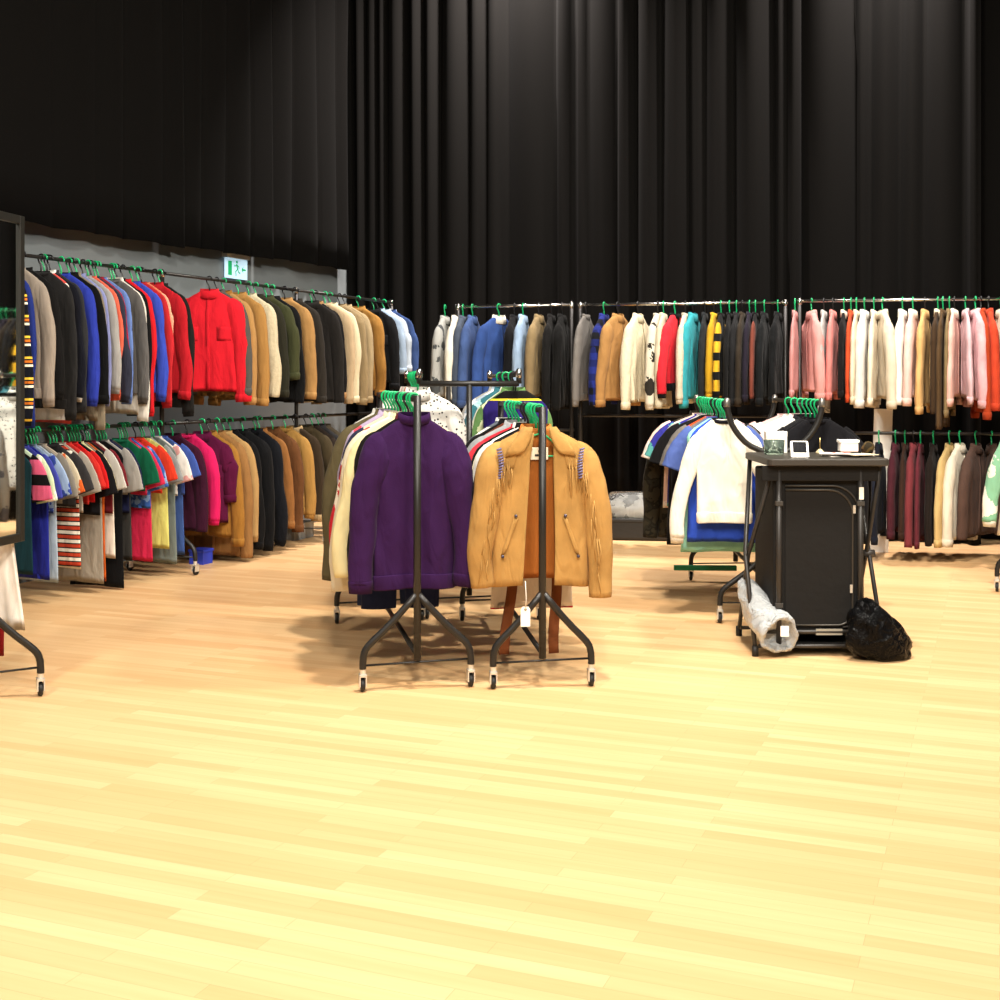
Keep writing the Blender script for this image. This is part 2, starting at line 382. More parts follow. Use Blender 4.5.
def sleeve_rings(sw, sl, out, sgn, th, r, short, big=1.0, n=20, N=16, yoff=0):
    P = catmull(sleeve_path(sw,sl,out,sgn,r,short), n); rg = []
    p1, p2, f1, f2 = r.uniform(0,6), r.uniform(0,6), r.uniform(7,16), r.uniform(24,38)
    bow = r.uniform(-.1,.1)*th
    for i, p in enumerate(P):
        t = i/n
        d = (P[min(i+1,n)]-P[max(i-1,0)]).normalized(); a = Vector((-d.z*1.0,0,d.x))
        if short: rx = (.06+.02*t)*big; ry = min(rx*.8, th*.5)*(.8+.15*t)
        else:
            rx = (.05 + .018*math.sin(min(t*4,1)*PI*.5) - .024*t)*big; ry = min(rx*.85, th*.54)*(1-.18*t)
        ry *= .45 + .55*math.sin(min(t*3,1)*PI*.5)
        wob = (.05 if not short else .025)*min(t*2,1)
        ring = []
        for k in range(N):
            A = 2*PI*k/N; w = 1 + wob*math.sin(t*f1+p1+1.3*math.sin(A+p2)) + wob*.6*math.sin(t*f2+p2+2*math.cos(A))
            q = p + a*(math.cos(A)*rx*w); ring.append((q.x, yoff*min(1,t*2.5)+bow*math.sin(t*3)+math.sin(A)*ry*w, q.z))
        rg.append(ring)
    return rg, P
def ring_band(hw, hy, z0, z1, thick, N=22, flare=1.0, dip=0.0):
    m = MB(); rg = []
    for z, f, o in ((z0,1,0),(z0,1,thick),(z1,flare,thick),(z1,flare,0)):
        rg.append([((hw*f+o)*math.cos(a), (hy*f+o)*math.sin(a), z - dip*max(0,-math.sin(a))) for a in [2*PI*k/N for k in range(N)]])
    rg.append(rg[0]); m.rings(rg, False, False); return m
def hanger(loc, rz, sw, mat, label, group, lowbar=True):
    m = MB()
    pts = [(.0225*math.cos(t), 0, -.0025+.0225*math.sin(t)) for t in [math.radians(x) for x in (-25,15,60,95,130,165,185)]]
    pts = [(x,0,z+.0) for x,_,z in pts] + [(-.021,0,-.02),(-.008,0,-.042),(0,0,-.06),(0,0,-.108)]
    m.tube(pts, .0054, 6)
    e = sw*.64
    m.tube([(-e,0,-.2),(-e*.6,0,-.165),(-.03,0,-.12),(0,0,-.112),(.03,0,-.12),(e*.6,0,-.165),(e,0,-.2)], [.004,.0048,.0048,.0048,.0048,.0048,.004], 6)
    if lowbar: m.tube([(-e,0,-.2),(-e*.5,0,-.212),(e*.5,0,-.212),(e,0,-.2)], .0045, 6)
    o = m.build('coat_hanger', mat); o.location = loc; o.rotation_euler = (0,0,rz)
    tag(o, label, 'hanger', group); return o
PARTLESS = 0
def garment(spec, loc, rz, L, th, label, group, hcol):
    """spec: name, category, kind, material, options"""
    name, cat, kind, mat, o = spec
    sd = R.randrange(10**6); r = random.Random(sd)
    sw = o.get('sw', r.uniform(.2,.225)); g = tag(empty(name, loc, rz), label, cat, group)
    long = kind in ('sweater','hoodie','jacket','coat','bomber','shirt')
    bl = L*(.98 if kind == 'coat' else r.uniform(.93,.98)); bl = o.get('bl', bl)
    trim = o.get('trim', mat); sm = o.get('sm', mat)
    if kind == 'trousers':
        wb = MB(); wb.rings([[(.19*math.cos(a), th*.42*math.sin(a), z) for a in [2*PI*k/20 for k in range(20)]] for z in (-.165,-.2)]); wb.build('waistband', trim, g)
        for s in (-1,1):
            m = MB(); rg = []
            for i in range(12):
                t = i/11; z = -.19-(L-.19)*t; w = .1-.018*t; cx = s*(.094+.012*t)
                rg.append([(cx+w*math.cos(a)*(1+.03*math.sin(9*t+s)), th*.45*math.sin(a)*(1+.1*math.sin(7*t+3*a)), z) for a in [2*PI*k/16 for k in range(16)]])
            m.rings(rg); m.build('leg', mat, g)
        return g
    b = Body(sw, bl, th, sd, flare=o.get('flare', {'coat':1.04,'dress':1.25,'tee':.98,'tank':1.0}.get(kind, .98)), neck=o.get('neck',.068), waist=o.get('waist', .93), fold=o.get('fold',1))
    b.mesh().build('body', mat, g)
    if kind not in ('tank','dress'):
        short = kind == 'tee'
        sl = o.get('sl', r.uniform(.17,.22) if short else L-.155)
        for s in (-1,1):
            rg, P = sleeve_rings(sw, sl, o.get('out', r.uniform(-.01,.035)), s, th, r, short, o.get('big',1.12 if kind in('jacket','coat','bomber') else 1.0), yoff=o.get('yoff',0))
            m = MB(); m.rings(rg); so = m.build('sleeve', sm, g)
            if not short and kind in ('sweater','hoodie','bomber','jacket'):
                e = rg[-2]; c = P[-2]; f = .9 if kind != 'jacket' else 1.06
                d = (P[-1]-P[-3]).normalized()
                cm = MB(); base = [Vector(p) for p in e]; ce = sum(base, Vector())/len(base)
                R1 = [ce+(p-ce)*f*.98 for p in base]; R2 = [ce+(p-ce)*f*1.05+d*.02 for p in base]; R3 = [ce+(p-ce)*f*.95+d*.058 for p in base]; R4 = [ce+(p-ce)*f*.7+d*.055 for p in base]
                cm.rings([R1,R2,R3,R4]); cm.build('cuff', o.get('cuffm',trim), so)
    hy = th*.3
    if kind == 'jacket' or kind == 'coat' or kind == 'shirt':
        m = ring_band(.062, hy+.004, -.058, -.118, .006, flare=1.32, dip=.02)
        co = m.build('collar', o.get('collarm', trim), g)
        b.strip(-.014,.014,-.115,-bl+.01).build('placket' if kind == 'shirt' else 'front_zip', o.get('zipm', trim), g)
        if o.get('pockets', kind == 'jacket'):
            for s in (-1,1):
                b.strip(s*.12-.048, s*.12+.048, -bl*.42, -bl*.42-.1, .006, 5).build('pocket', trim, g)
    elif kind == 'hoodie' or kind == 'bomber':
        ring_band(.06, hy+.002, -.062, -.098, .009, dip=.012).build('collar', trim, g)
        if kind == 'hoodie':
            m = MB(); rg = []
            for i in range(9):
                t = PI*(i+.5)/9; rg.append([(.105*math.sin(t)*math.cos(a), b.th*.3+.035*math.sin(t)*math.sin(a), -.155+.085*math.cos(t)) for a in [2*PI*k/14 for k in range(14)]])
            m.rings(rg); m.build('hood', o.get('hoodm', mat), g)
        else: b.strip(-.01,.01,-.11,-bl+.01).build('front_zip', o.get('zipm', trim), g)
    elif kind in ('sweater','tee'):
        ring_band(.064, hy, -.07, -.09, .006, dip=.014).build('neckband', o.get('collarm', trim), g)
    if kind in ('sweater','hoodie','bomber'):
        z,h,t = b.z[-1]; m = MB(); N = 28
        rg = [[b.pt(z+dz, h*f*1.01, t*f*1.14, 2*PI*k/N) for k in range(N)] for dz, f in ((.055,1.0),(.05,1.02),(0,1.0),(-.006,.96),(-.004,.9))]
        m.rings(rg, True, True); m.build('hem_band', o.get('hemm', trim), g)
    return g

SPEC = {}
KN = {'s':('sweatshirt','sweatshirt','sweater'),'h':('hoodie','hoodie','hoodie'),'j':('jacket','jacket','jacket'),'b':('bomber_jacket','jacket','bomber'),
      'c':('coat','coat','coat'),'t':('t_shirt','t-shirt','tee'),'r':('shirt','shirt','shirt'),'d':('dress','dress','dress'),'k':('long_top','top','tank'),'p':('trousers','trousers','trousers'),
      'v':('vest_top','top','tank')}
def mk(code, c, pat='plain', c2=None, **o):
    n, ca, k = KN[code]; return (n, ca, k, fabric(c, pat, c2), o)
LABELS = []
def lookup_labels(items, where):
    """one telling label per garment of a rail: its look, plus the neighbours where looks repeat"""
    ds = [i[0] for i in items]; out = []
    for i, d in enumerate(ds):
        if ds.count(d) == 1: out.append(d + ' ' + where)
        else:
            nb = ds[i-1].split(' with ')[0] if i else None; pre = 'after the '
            if nb is None: nb = ds[i+1].split(' with ')[0]; pre = 'before the '
            out.append('%s %s%s, %s' % (d, pre, nb, where))
    return out
def hang(items, pts, rzs, zr, where, group, ths, rng=None, blk=.35):
    labs = lookup_labels(items, where)
    for it, p, rz, lab, th in zip(items, pts, rzs, labs, ths):
        d, zb, spec = it[0], it[1], it[2]
        L = zr - zb; o = spec[4]
        isb = o.get('hb', R.random() < blk); hm = HBLACK if isb else (GREEN if R.random() < .6 else GREEN2)
        LABELS.append(lab)
        if 'custom' in o: o['custom']((p.x,p.y,zr-.0125), rz, lab, group); sw = o.get('sw',.2)
        else:
            o.setdefault('sw', R.uniform(.2,.222)); sw = o['sw']
            garment(spec, (p.x,p.y,zr-.0125), rz, L-.025, th, lab, group, hm)
        hanger((p.x,p.y,zr), rz, sw, hm, '%s hanger, %s' % ('black' if isb else 'green', lab), 'hangers of the '+group, th > .03)

# ---- upper rail by the grey wall (edge pixel of the sleeve, bottom pixel, spec)
def wallrail(rows, z, where, group, t_lo, t_hi, w=.285, tmin=.026, yaw=0, blk=.4):
    its = []
    for d, e, bot, sp in rows:
        k = (e-500)/F; ww = sp[4].get('w', w)
        t = (k*(A0.y+ww*NY) - (A0.x+ww*NX))/(UX - k*UY); its.append([t, d, bot, sp])
    its.sort(key=lambda q: q[0])
    # spread so that neighbours never sit closer than their cloth allows
    ts = [i[0] for i in its]
    for _ in range(200):
        for a in range(len(ts)-1):
            g = tmin - (ts[a+1]-ts[a])
            if g > 0: ts[a] -= g/2; ts[a+1] += g/2
    ts = [clampf(t, t_lo, t_hi) for t in ts]
    for pp in posts:
        ts = [(t if abs(t-pp) > .055 else pp+math.copysign(.055, t-pp)) for t in ts]
    items, pts, rz, ths = [], [], [], []
    for a, (t, (t_, d, bot, sp)) in enumerate(zip(ts, its)):
        p = A0 + U*t; q = p + Nn*.27
        zb = CAMZ - (bot-HY)/F*q.y
        gap = min([ts[a+1]-t if a+1 < len(ts) else .08, t-ts[a-1] if a else .08])
        items.append((d, zb, sp)); pts.append(p); rz.append(ROOM + sp[4].get('yaw',0) + R.uniform(-.03,.03))
        ths.append(sp[4].get('th', clampf(gap*.8, .02, .075)))
    hang(items, pts, rz, z, where, group, ths, blk=blk)

wallrail([
 ('navy varsity jacket with striped sleeve',31,425,mk('b','#1d2233',sm=fabric('#1a1e2c','varsity','#e07a28'))),
 ('royal blue sweatshirt',37,428,mk('s','#2b3d92')),
 ('oatmeal beige sweater',54,406,mk('s','#b3a596')),
 ('red and white striped rugby shirt',71,429,mk('k','#e2574f','bold','#efe9e2',w=.2)),
 ('black hoodie',61,398,mk('h','#1b1a1a')),
 ('charcoal fleece pullover',79,420,mk('s','#3b3a3a')),
 ('dark grey zip top',87,412,mk('b','#45464a')),
 ('navy track top with white piping',83,400,mk('b','#20222f',trim=fabric('#e8e4dc'))),
 ('black soft jacket',106,403,mk('j','#191a1b')),
 ('cobalt blue sweatshirt',98,405,mk('s','#3243b5')),
 ('khaki long shirt',108,433,mk('r','#a2947c')),
 ('lavender blue hoodie',113,405,mk('h','#8f95c9')),
 ('pale grey sweatshirt',119,392,mk('s','#b5b2ae')),
 ('coral sweatshirt',124,399,mk('s','#e76a52')),
 ('slate grey sweatshirt',127,401,mk('s','#43465a')),
 ('crimson sweatshirt',131,394,mk('s','#b3243a')),
 ('sky blue sweatshirt',134,403,mk('s','#6f8ccf')),
 ('mid grey sweatshirt',147,403,mk('s','#7d7a78')),
 ('white rugby shirt',150,424,mk('r','#e8e2d6')),
 ('black track top with grey lining',152,412,mk('b','#1b1b1d')),
 ('scarlet hoodie',158,416,mk('h','#d81f28')),
 ('bright blue sweatshirt',167,400,mk('s','#3d53c6')),
 ('red sweatshirt',173,407,mk('s','#cf2d34')),
 ('salmon orange sweatshirt with pale sleeves',176,352,mk('s','#e2805f',sm=fabric('#eba98a'))),
 ('black bomber jacket',194,416,mk('b','#2a2927')),
 ('red fleece jacket',189,398,mk('j','#c8202c')),
 ('bright red trucker jacket',238,401,mk('j','#dc1f2e',yaw=.38,th=.11,w=.25,big=1.3)),
 ('grey fleece jacket',249,394,mk('j','#6d6863',big=1.2)),
 ('tan jacket with brown corduroy collar',256,404,mk('j','#c2945a',collarm=fabric('#a97435'))),
 ('cream sherpa coat',280,399,mk('c','#dccfae','sherpa',th=.08)),
 ('caramel work jacket',270,405,mk('j','#bd8d4e')),
 ('dark olive jacket',287,396,mk('j','#3a392c')),
 ('olive green shirt jacket',297,378,mk('j','#565a3a')),
 ('jet black coat',303,405,mk('c','#17181a')),
 ('golden tan work jacket',315,398,mk('j','#c0935a','suede',th=.08)),
 ('dark brown leather jacket',327,402,mk('j','#3f3a34')),
 ('charcoal brown coat',341,405,mk('c','#33302e')),
 ('black jacket with tan pocket',345,398,mk('j','#222020',trim=fabric('#b58a5c'))),
 ('beige harrington jacket',354,403,mk('b','#cbb28e')),
 ('cream shirt jacket',359,402,mk('j','#ded0ae')),
 ('khaki chore jacket',368,404,mk('j','#a8926c')),
 ('sand canvas jacket',373,402,mk('j','#b7a27c')),
 ('golden brown suede jacket',386,395,mk('j','#b0803f','suede')),
 ('black denim jacket',401,388,mk('j','#1a1b1e')),
 ('light blue denim jacket',405,372,mk('j','#8c9fb4','denim')),
 ('pale washed denim jacket',411,370,mk('j','#a7b3bf','denim')),
 ('white denim jacket',417,375,mk('j','#d9d8d4','denim')),
 ('indigo denim jacket',422,376,mk('j','#3c5488','denim')),
 ('faded blue denim jacket',425,374,mk('j','#6f86a6','denim')),
], ZL, 'on the upper rail by the grey wall', 'clothes on the upper rail by the grey wall', -.4, 4.95)
wallrail([
 ('dark teal long top',31,583,mk('k','#1d4a56',w=.2)),
 ('black t-shirt with pink sleeve stripe',46,505,mk('t','#19181a',sm=fabric('#1a181b','bold','#e8648c'))),
 ('mint and white t-shirt',52,505,mk('t','#cfe3c4',sm=fabric('#cfe0b8','patch','#f2f0e2'))),
 ('royal blue long top',49,586,mk('k','#2a33a8',w=.2)),
 ('blue violet t-shirt',59,500,mk('t','#4a50b8')),
 ('sky blue printed t-shirt',66,520,mk('t','#9db4d6','patch','#3d56b2')),
 ('pale denim long shirt',58,592,mk('k','#a5b5c4','denim',w=.2)),
 ('stone grey t-shirt',73,510,mk('t','#a49d92')),
 ('orange flame print t-shirt',75,500,mk('t','#c9b9a4',sm=fabric('#d8cbb0','patch','#e0662c'))),
 ('red black and white striped top',80,576,mk('k','#d2492e','tri','#f1e9da',w=.2)),
 ('oatmeal t-shirt',94,520,mk('t','#beb4a6')),
 ('beige grey long t-shirt',104,592,mk('k','#b3a999',w=.2)),
 ('charcoal t-shirt',88,512,mk('t','#4c4a4c')),
 ('tomato red t-shirt',100,510,mk('t','#d0302a')),
 ('scarlet t-shirt',107,507,mk('t','#d81e20')),
 ('burnt orange long top',106,590,mk('k','#d2601f',w=.21)),
 ('black cotton t-shirt',110,523,mk('t','#201f24')),
 ('cream long top',117,568,mk('k','#ece2d2',w=.22)),
 ('pale yellow t-shirt',114,500,mk('t','#e6e0a8')),
 ('black and white raglan t-shirt',117,482,mk('t','#232225',sm=fabric('#cfcac2'))),
 ('deep black long top',122,598,mk('k','#141416',w=.2)),
 ('maroon t-shirt',124,520,mk('t','#8d2a35')),
 ('light grey t-shirt',137,500,mk('t','#b6b2ab')),
 ('dark grey long top',130,568,mk('k','#4d4b48',w=.2)),
 ('navy t-shirt',141,520,mk('t','#262c58')),
 ('hot pink long top',150,570,mk('k','#d92950',w=.2)),
 ('raspberry pink t-shirt',160,500,mk('t','#dc3157')),
 ('blue printed t-shirt',160,512,mk('t','#3f6cc0','patch','#8fb0dd')),
 ('emerald t-shirt',157,495,mk('t','#137a55')),
 ('lemon yellow long top',170,556,mk('k','#dcd878',w=.23)),
 ('orange red t-shirt',171,498,mk('t','#d83a24')),
 ('silver grey t-shirt',179,510,mk('t','#a8adae')),
 ('grey marl long top',176,573,mk('k','#8b9690',w=.2)),
 ('white t-shirt with pink print',188,500,mk('t','#e6e2dc',sm=fabric('#ebe6e0','patch','#e0a3a0'))),
 ('cornflower blue t-shirt',195,500,mk('t','#4a66bd')),
 ('steel blue long top',188,562,mk('k','#4a68ac',w=.22)),
 ('dark plum coat',207,534,mk('c','#4a1836')),
 ('hot pink sweatshirt',221,523,mk('s','#dc1f63')),
 ('magenta plum jacket',233,500,mk('j','#6d1747',yaw=.25,th=.08,w=.27,bl=.72)),
 ('gold brown jacket',242,545,mk('j','#b07c36')),
 ('tan canvas coat',250,560,mk('c','#a87a48',th=.09)),
 ('pale tan jacket',257,541,mk('b','#c09a64')),
 ('black wool jacket',263,548,mk('j','#1b1b1d')),
 ('black padded jacket',275,550,mk('b','#1a1b1e',th=.09)),
 ('navy black bomber jacket',287,545,mk('b','#1d2028',th=.07)),
 ('light brown suede jacket',291,527,mk('j','#a7713f','suede')),
 ('mottled brown leather jacket',304,531,mk('j','#7e5230','suede',th=.08)),
 ('camel bomber jacket',316,517,mk('b','#b98d4b',th=.08)),
 ('dark brown coat with beige edge',327,520,mk('j','#4a3c2c',trim=fabric('#b59a70'))),
 ('olive brown jacket',336,515,mk('j','#5b4f38')),
 ('espresso jacket',342,510,mk('j','#3a2f28')),
 ('charcoal tweed jacket',348,508,mk('j','#39383a')),
 ('taupe jacket',353,505,mk('j','#6b604f')),
], ZL2, 'on the lower rail by the grey wall', 'clothes on the lower rail by the grey wall', -.4, 4.95, w=.29, blk=.2)

# ---- rails along the rear curtain: (look, left px, right px, bottom px, which end is near)
def rearrail(rows, pq, z, where, group, blk=.45, wid=.5):
    p0, q0 = pq; D = (q0-p0).normalized(); its = []
    for d, x0, x1, bot, side, sp in rows:
        mid = (x0+x1)/2; t = at_line(p0, D, mid); p = p0 + D*t
        phi = math.atan((mid-500)/F); wm = (x1-x0)*p.y/F
        th = sp[4].get('th', clampf(wm*.5, .04, .085))
        de = math.asin(clampf((wm-th*.9)/wid, .03, .98))
        rz = PI/2 - (phi+de) if side == 'l' else -(PI/2 - (de-phi))
        zb = CAMZ - (bot-HY)/F*(p.y-.15); sp[4].setdefault('out', R.uniform(.03,.085)); sp[4].setdefault('pockets', False)
        its.append((t, (d, zb, sp), p, rz, th))
    its.sort(key=lambda q: q[0])
    hang([i[1] for i in its], [i[2] for i in its], [i[3] for i in its], z, where, group, [i[4] for i in its], blk=blk)
rearrail([
 ('grey patterned denim jacket',432,458,402,'l',mk('j','#b5b6b2','patch','#5e6264')),
 ('ivory denim jacket',446,466,398,'l',mk('j','#cfcbbd','denim')),
 ('slate blue denim jacket',452,474,404,'l',mk('j','#4b5566','denim')),
 ('mid blue denim jacket',458,487,406,'l',mk('j','#42598a','denim')),
 ('open blue denim jacket',474,524,404,'l',mk('j','#34508f','denim',collarm=fabric('#e6dfd0'),th=.08)),
 ('black cord jacket',503,526,402,'l',mk('j','#17181c')),
 ('light blue denim shirt jacket',512,534,396,'l',mk('j','#8ba2bd','denim')),
 ('khaki tan shirt jacket',526,552,402,'l',mk('j','#a08a64','suede')),
 ('black blazer',543,560,410,'l',mk('j','#1c1b1b')),
 ('black long coat',552,572,412,'l',mk('c','#151515')),
], BR[0], BZ, 'on the rear rail nearest the corner', 'jackets on the rear rail nearest the corner')
rearrail([
 ('grey marl jacket',574,598,405,'l',mk('b','#8a8580',th=.06)),
 ('blue and black plaid shirt',590,618,407,'l',mk('r','#27348c','plaid','#14161f')),
 ('tan work jacket',598,638,405,'l',mk('j','#b98a52','suede',th=.09)),
 ('cream sherpa jacket',622,654,408,'l',mk('j','#e4d8ba','sherpa',th=.09)),
 ('off-white patched jacket',646,670,408,'l',mk('b','#d9d0bb','patch','#3e3a34')),
 ('ecru long coat',655,672,410,'l',mk('c','#d0c4a8')),
 ('red track jacket with black stripes',660,690,396,'l',mk('b','#d82a36',sm=fabric('#d82a36'),trim=fabric('#17161a'))),
 ('ivory fleece jacket',677,694,402,'l',mk('b','#dacfb6','sherpa')),
 ('teal jacket',680,706,406,'l',mk('j','#3aa9b4',th=.08)),
 ('charcoal jacket',699,711,400,'l',mk('j','#2d3134')),
 ('mustard yellow bomber jacket',706,722,396,'l',mk('b','#c79a22',trim=fabric('#e0b030'))),
 ('black jacket with yellow sleeve stripes',714,728,398,'l',mk('b','#1a1a1b',sm=fabric('#1a1a1b','bold','#dcae2c'))),
 ('black bomber jacket',724,735,402,'l',mk('b','#1b1b1c')),
 ('charcoal black fleece',730,743,404,'l',mk('j','#29292b')),
 ('dark brown leather jacket',736,749,404,'l',mk('j','#43392d')),
 ('dark violet jacket',743,756,400,'l',mk('j','#2e2838')),
 ('black jacket with rust panel',750,761,400,'l',mk('b','#1e1d1f',sm=fabric('#8c4a3c'))),
 ('black biker jacket',757,772,404,'l',mk('j','#1d2022')),
 ('jet black jacket',770,786,402,'l',mk('j','#17191b')),
], BR[1], BZ, 'on the middle rear rail', 'jackets on the middle rear rail')
rearrail([
 ('dusty pink thin jacket',790,800,396,'l',mk('j','#cf8f8d')),
 ('rose pink jacket',799,824,398,'r',mk('j','#dc9b96',th=.09)),
 ('pale grey long jacket',818,830,412,'l',mk('j','#bdbcb9')),
 ('salmon pink corduroy jacket',826,840,398,'l',mk('j','#d98580')),
 ('black jacket with cream collar',838,850,396,'l',mk('j','#1f1d1e',collarm=fabric('#e8dcc6'))),
 ('orange red shirt jacket',846,856,400,'l',mk('j','#d2502a')),
 ('beige jacket',851,862,402,'l',mk('j','#e2d2b4')),
 ('pale grey white jacket',855,874,406,'l',mk('j','#dcd9d4',th=.08)),
 ('ivory jacket',868,880,404,'l',mk('j','#e8dcc4')),
 ('cream sherpa trimmed jacket',870,895,407,'r',mk('j','#dccfb8','plain',None,hemm=fabric('#f0e6d2'),th=.09)),
 ('white jacket',895,910,403,'l',mk('j','#f1ebe2',th=.07)),
 ('blush pink jacket',904,922,404,'l',mk('j','#e8c2b8',collarm=fabric('#f3e8da'),th=.07)),
 ('honey tan jacket',917,933,412,'l',mk('j','#d9ae72')),
 ('chocolate brown coat with cream collar',931,945,416,'l',mk('c','#55402c',collarm=fabric('#eadbc0'))),
 ('brown long coat',937,949,431,'l',mk('c','#6b5236')),
 ('khaki jacket',944,955,416,'l',mk('j','#9a835c')),
 ('peach pink jacket',947,962,404,'l',mk('j','#e6b8ac',collarm=fabric('#f2e4d6'))),
 ('pale lilac pink jacket',959,972,402,'r',mk('j','#dcb9bf')),
 ('dusky pink denim jacket',964,987,406,'r',mk('j','#d0a2a6','denim')),
 ('rust orange long jacket',972,990,418,'r',mk('j','#b84522')),
 ('bright rust corduroy jacket',979,998,409,'r',mk('j','#d0472a','suede')),
 ('cream fleece jacket',990,1012,405,'r',mk('j','#eadfc6','sherpa')),
], BR[2], BZ, 'on the rear rail behind the counter', 'jackets on the rear rail behind the counter')
rearrail([
 ('dark navy jacket',872,886,541,'l',mk('j','#232838')),
 ('burgundy jacket',887,904,536,'l',mk('j','#5d2a36')),
 ('chestnut brown jacket',899,911,536,'l',mk('j','#4a3228')),
 ('rosewood red coat',905,922,548,'l',mk('c','#8f3f46')),
 ('wine red jacket',915,926,545,'l',mk('j','#7a3440')),
 ('dark brown coat',926,941,546,'l',mk('c','#2d2420')),
 ('sand yellow jacket',937,962,544,'l',mk('j','#d6b87c',th=.06)),
 ('white cream jacket',945,975,544,'l',mk('j','#e6dcc8',th=.08)),
 ('mauve brown coat',960,992,541,'l',mk('c','#6d544a',th=.08)),
 ('taupe brown jacket',980,1003,530,'r',mk('j','#5d483e')),
], BR[2], BZ2, 'on the low rear rail', 'jackets on the low rear rail', blk=.2)

# ---- free standing racks: (look, distance along the rail, bottom height, spec)
def rackrail(rows, P, A, x, z, where, group, blk=.15):
    u = Vector((-math.sin(A), math.cos(A), 0)); n = Vector((math.cos(A), math.sin(A), 0))
    rows = sorted(rows, key=lambda q: q[1]); ts = [q[1] for q in rows]; ths = []
    for i, t in enumerate(ts):
        g = min(ts[i+1]-t if i+1 < len(ts) else .1, t-ts[i-1] if i else .1); ths.append(rows[i][3][4].get('th', clampf(g*.92,.03,.09)))
    hang([(d,zb,sp) for d,t,zb,sp in rows], [P+u*t+n*x for t in ts], [A+sp[4].get('yaw',0)+R.uniform(-.04,.04) for *_,sp in rows], z, where, group, ths, blk=blk)

def sweater_hero(loc, rz, label, group):
    m = fabric('#431e58'); g = tag(empty('sweater', loc, rz), label, 'sweater', group)
    b = Body(.195, .825, .085, 77, flare=.95, neck=.064, waist=.93, fold=1.1); b.mesh(44).build('body', m, g)
    r = random.Random(5)
    for s in (-1,1):
        rg, P = sleeve_rings(.195, (.655 if s < 0 else .64), (.035 if s < 0 else .012), s, .08, r, False, 1.18, 26, 20, yoff=-.028)
        q = MB(); q.rings(rg); so = q.build('sleeve', m, g)
        base = [Vector(p) for p in rg[-2]]; ce = sum(base, Vector())/len(base); d = Vector((0,0,-1)); f = 1.0
        c = MB(); c.rings([[ce+(p-ce)*f*.98 for p in base],[ce+(p-ce)*f*1.04+d*.012 for p in base],[ce+(p-ce)*f*.97+d*.06 for p in base],[ce+(p-ce)*f*.75+d*.058 for p in base]]); c.build('cuff', m, so)
    ring_band(.064, .03, -.05, -.088, .007, flare=1.1, dip=.02).build('stand_collar', m, g)
    b.strip(-.006,.006,-.09,-.25,.004).build('front_zip', plain('#2a1538',.4), g)
    b.strip(-.004,.004,-.2,-.255,.009,4).build('zip_pull', plain('#e6dcc8',.3,.6), g)
    z,h,t = b.z[-1]; N = 40; q = MB()
    q.rings([[b.pt(z+dz, h*f*1.01, t*f*1.14, 2*PI*k/N) for k in range(N)] for dz, f in ((.06,1.0),(.055,1.025),(0,1.0),(-.006,.96),(-.004,.9))]); q.build('hem_band', m, g)
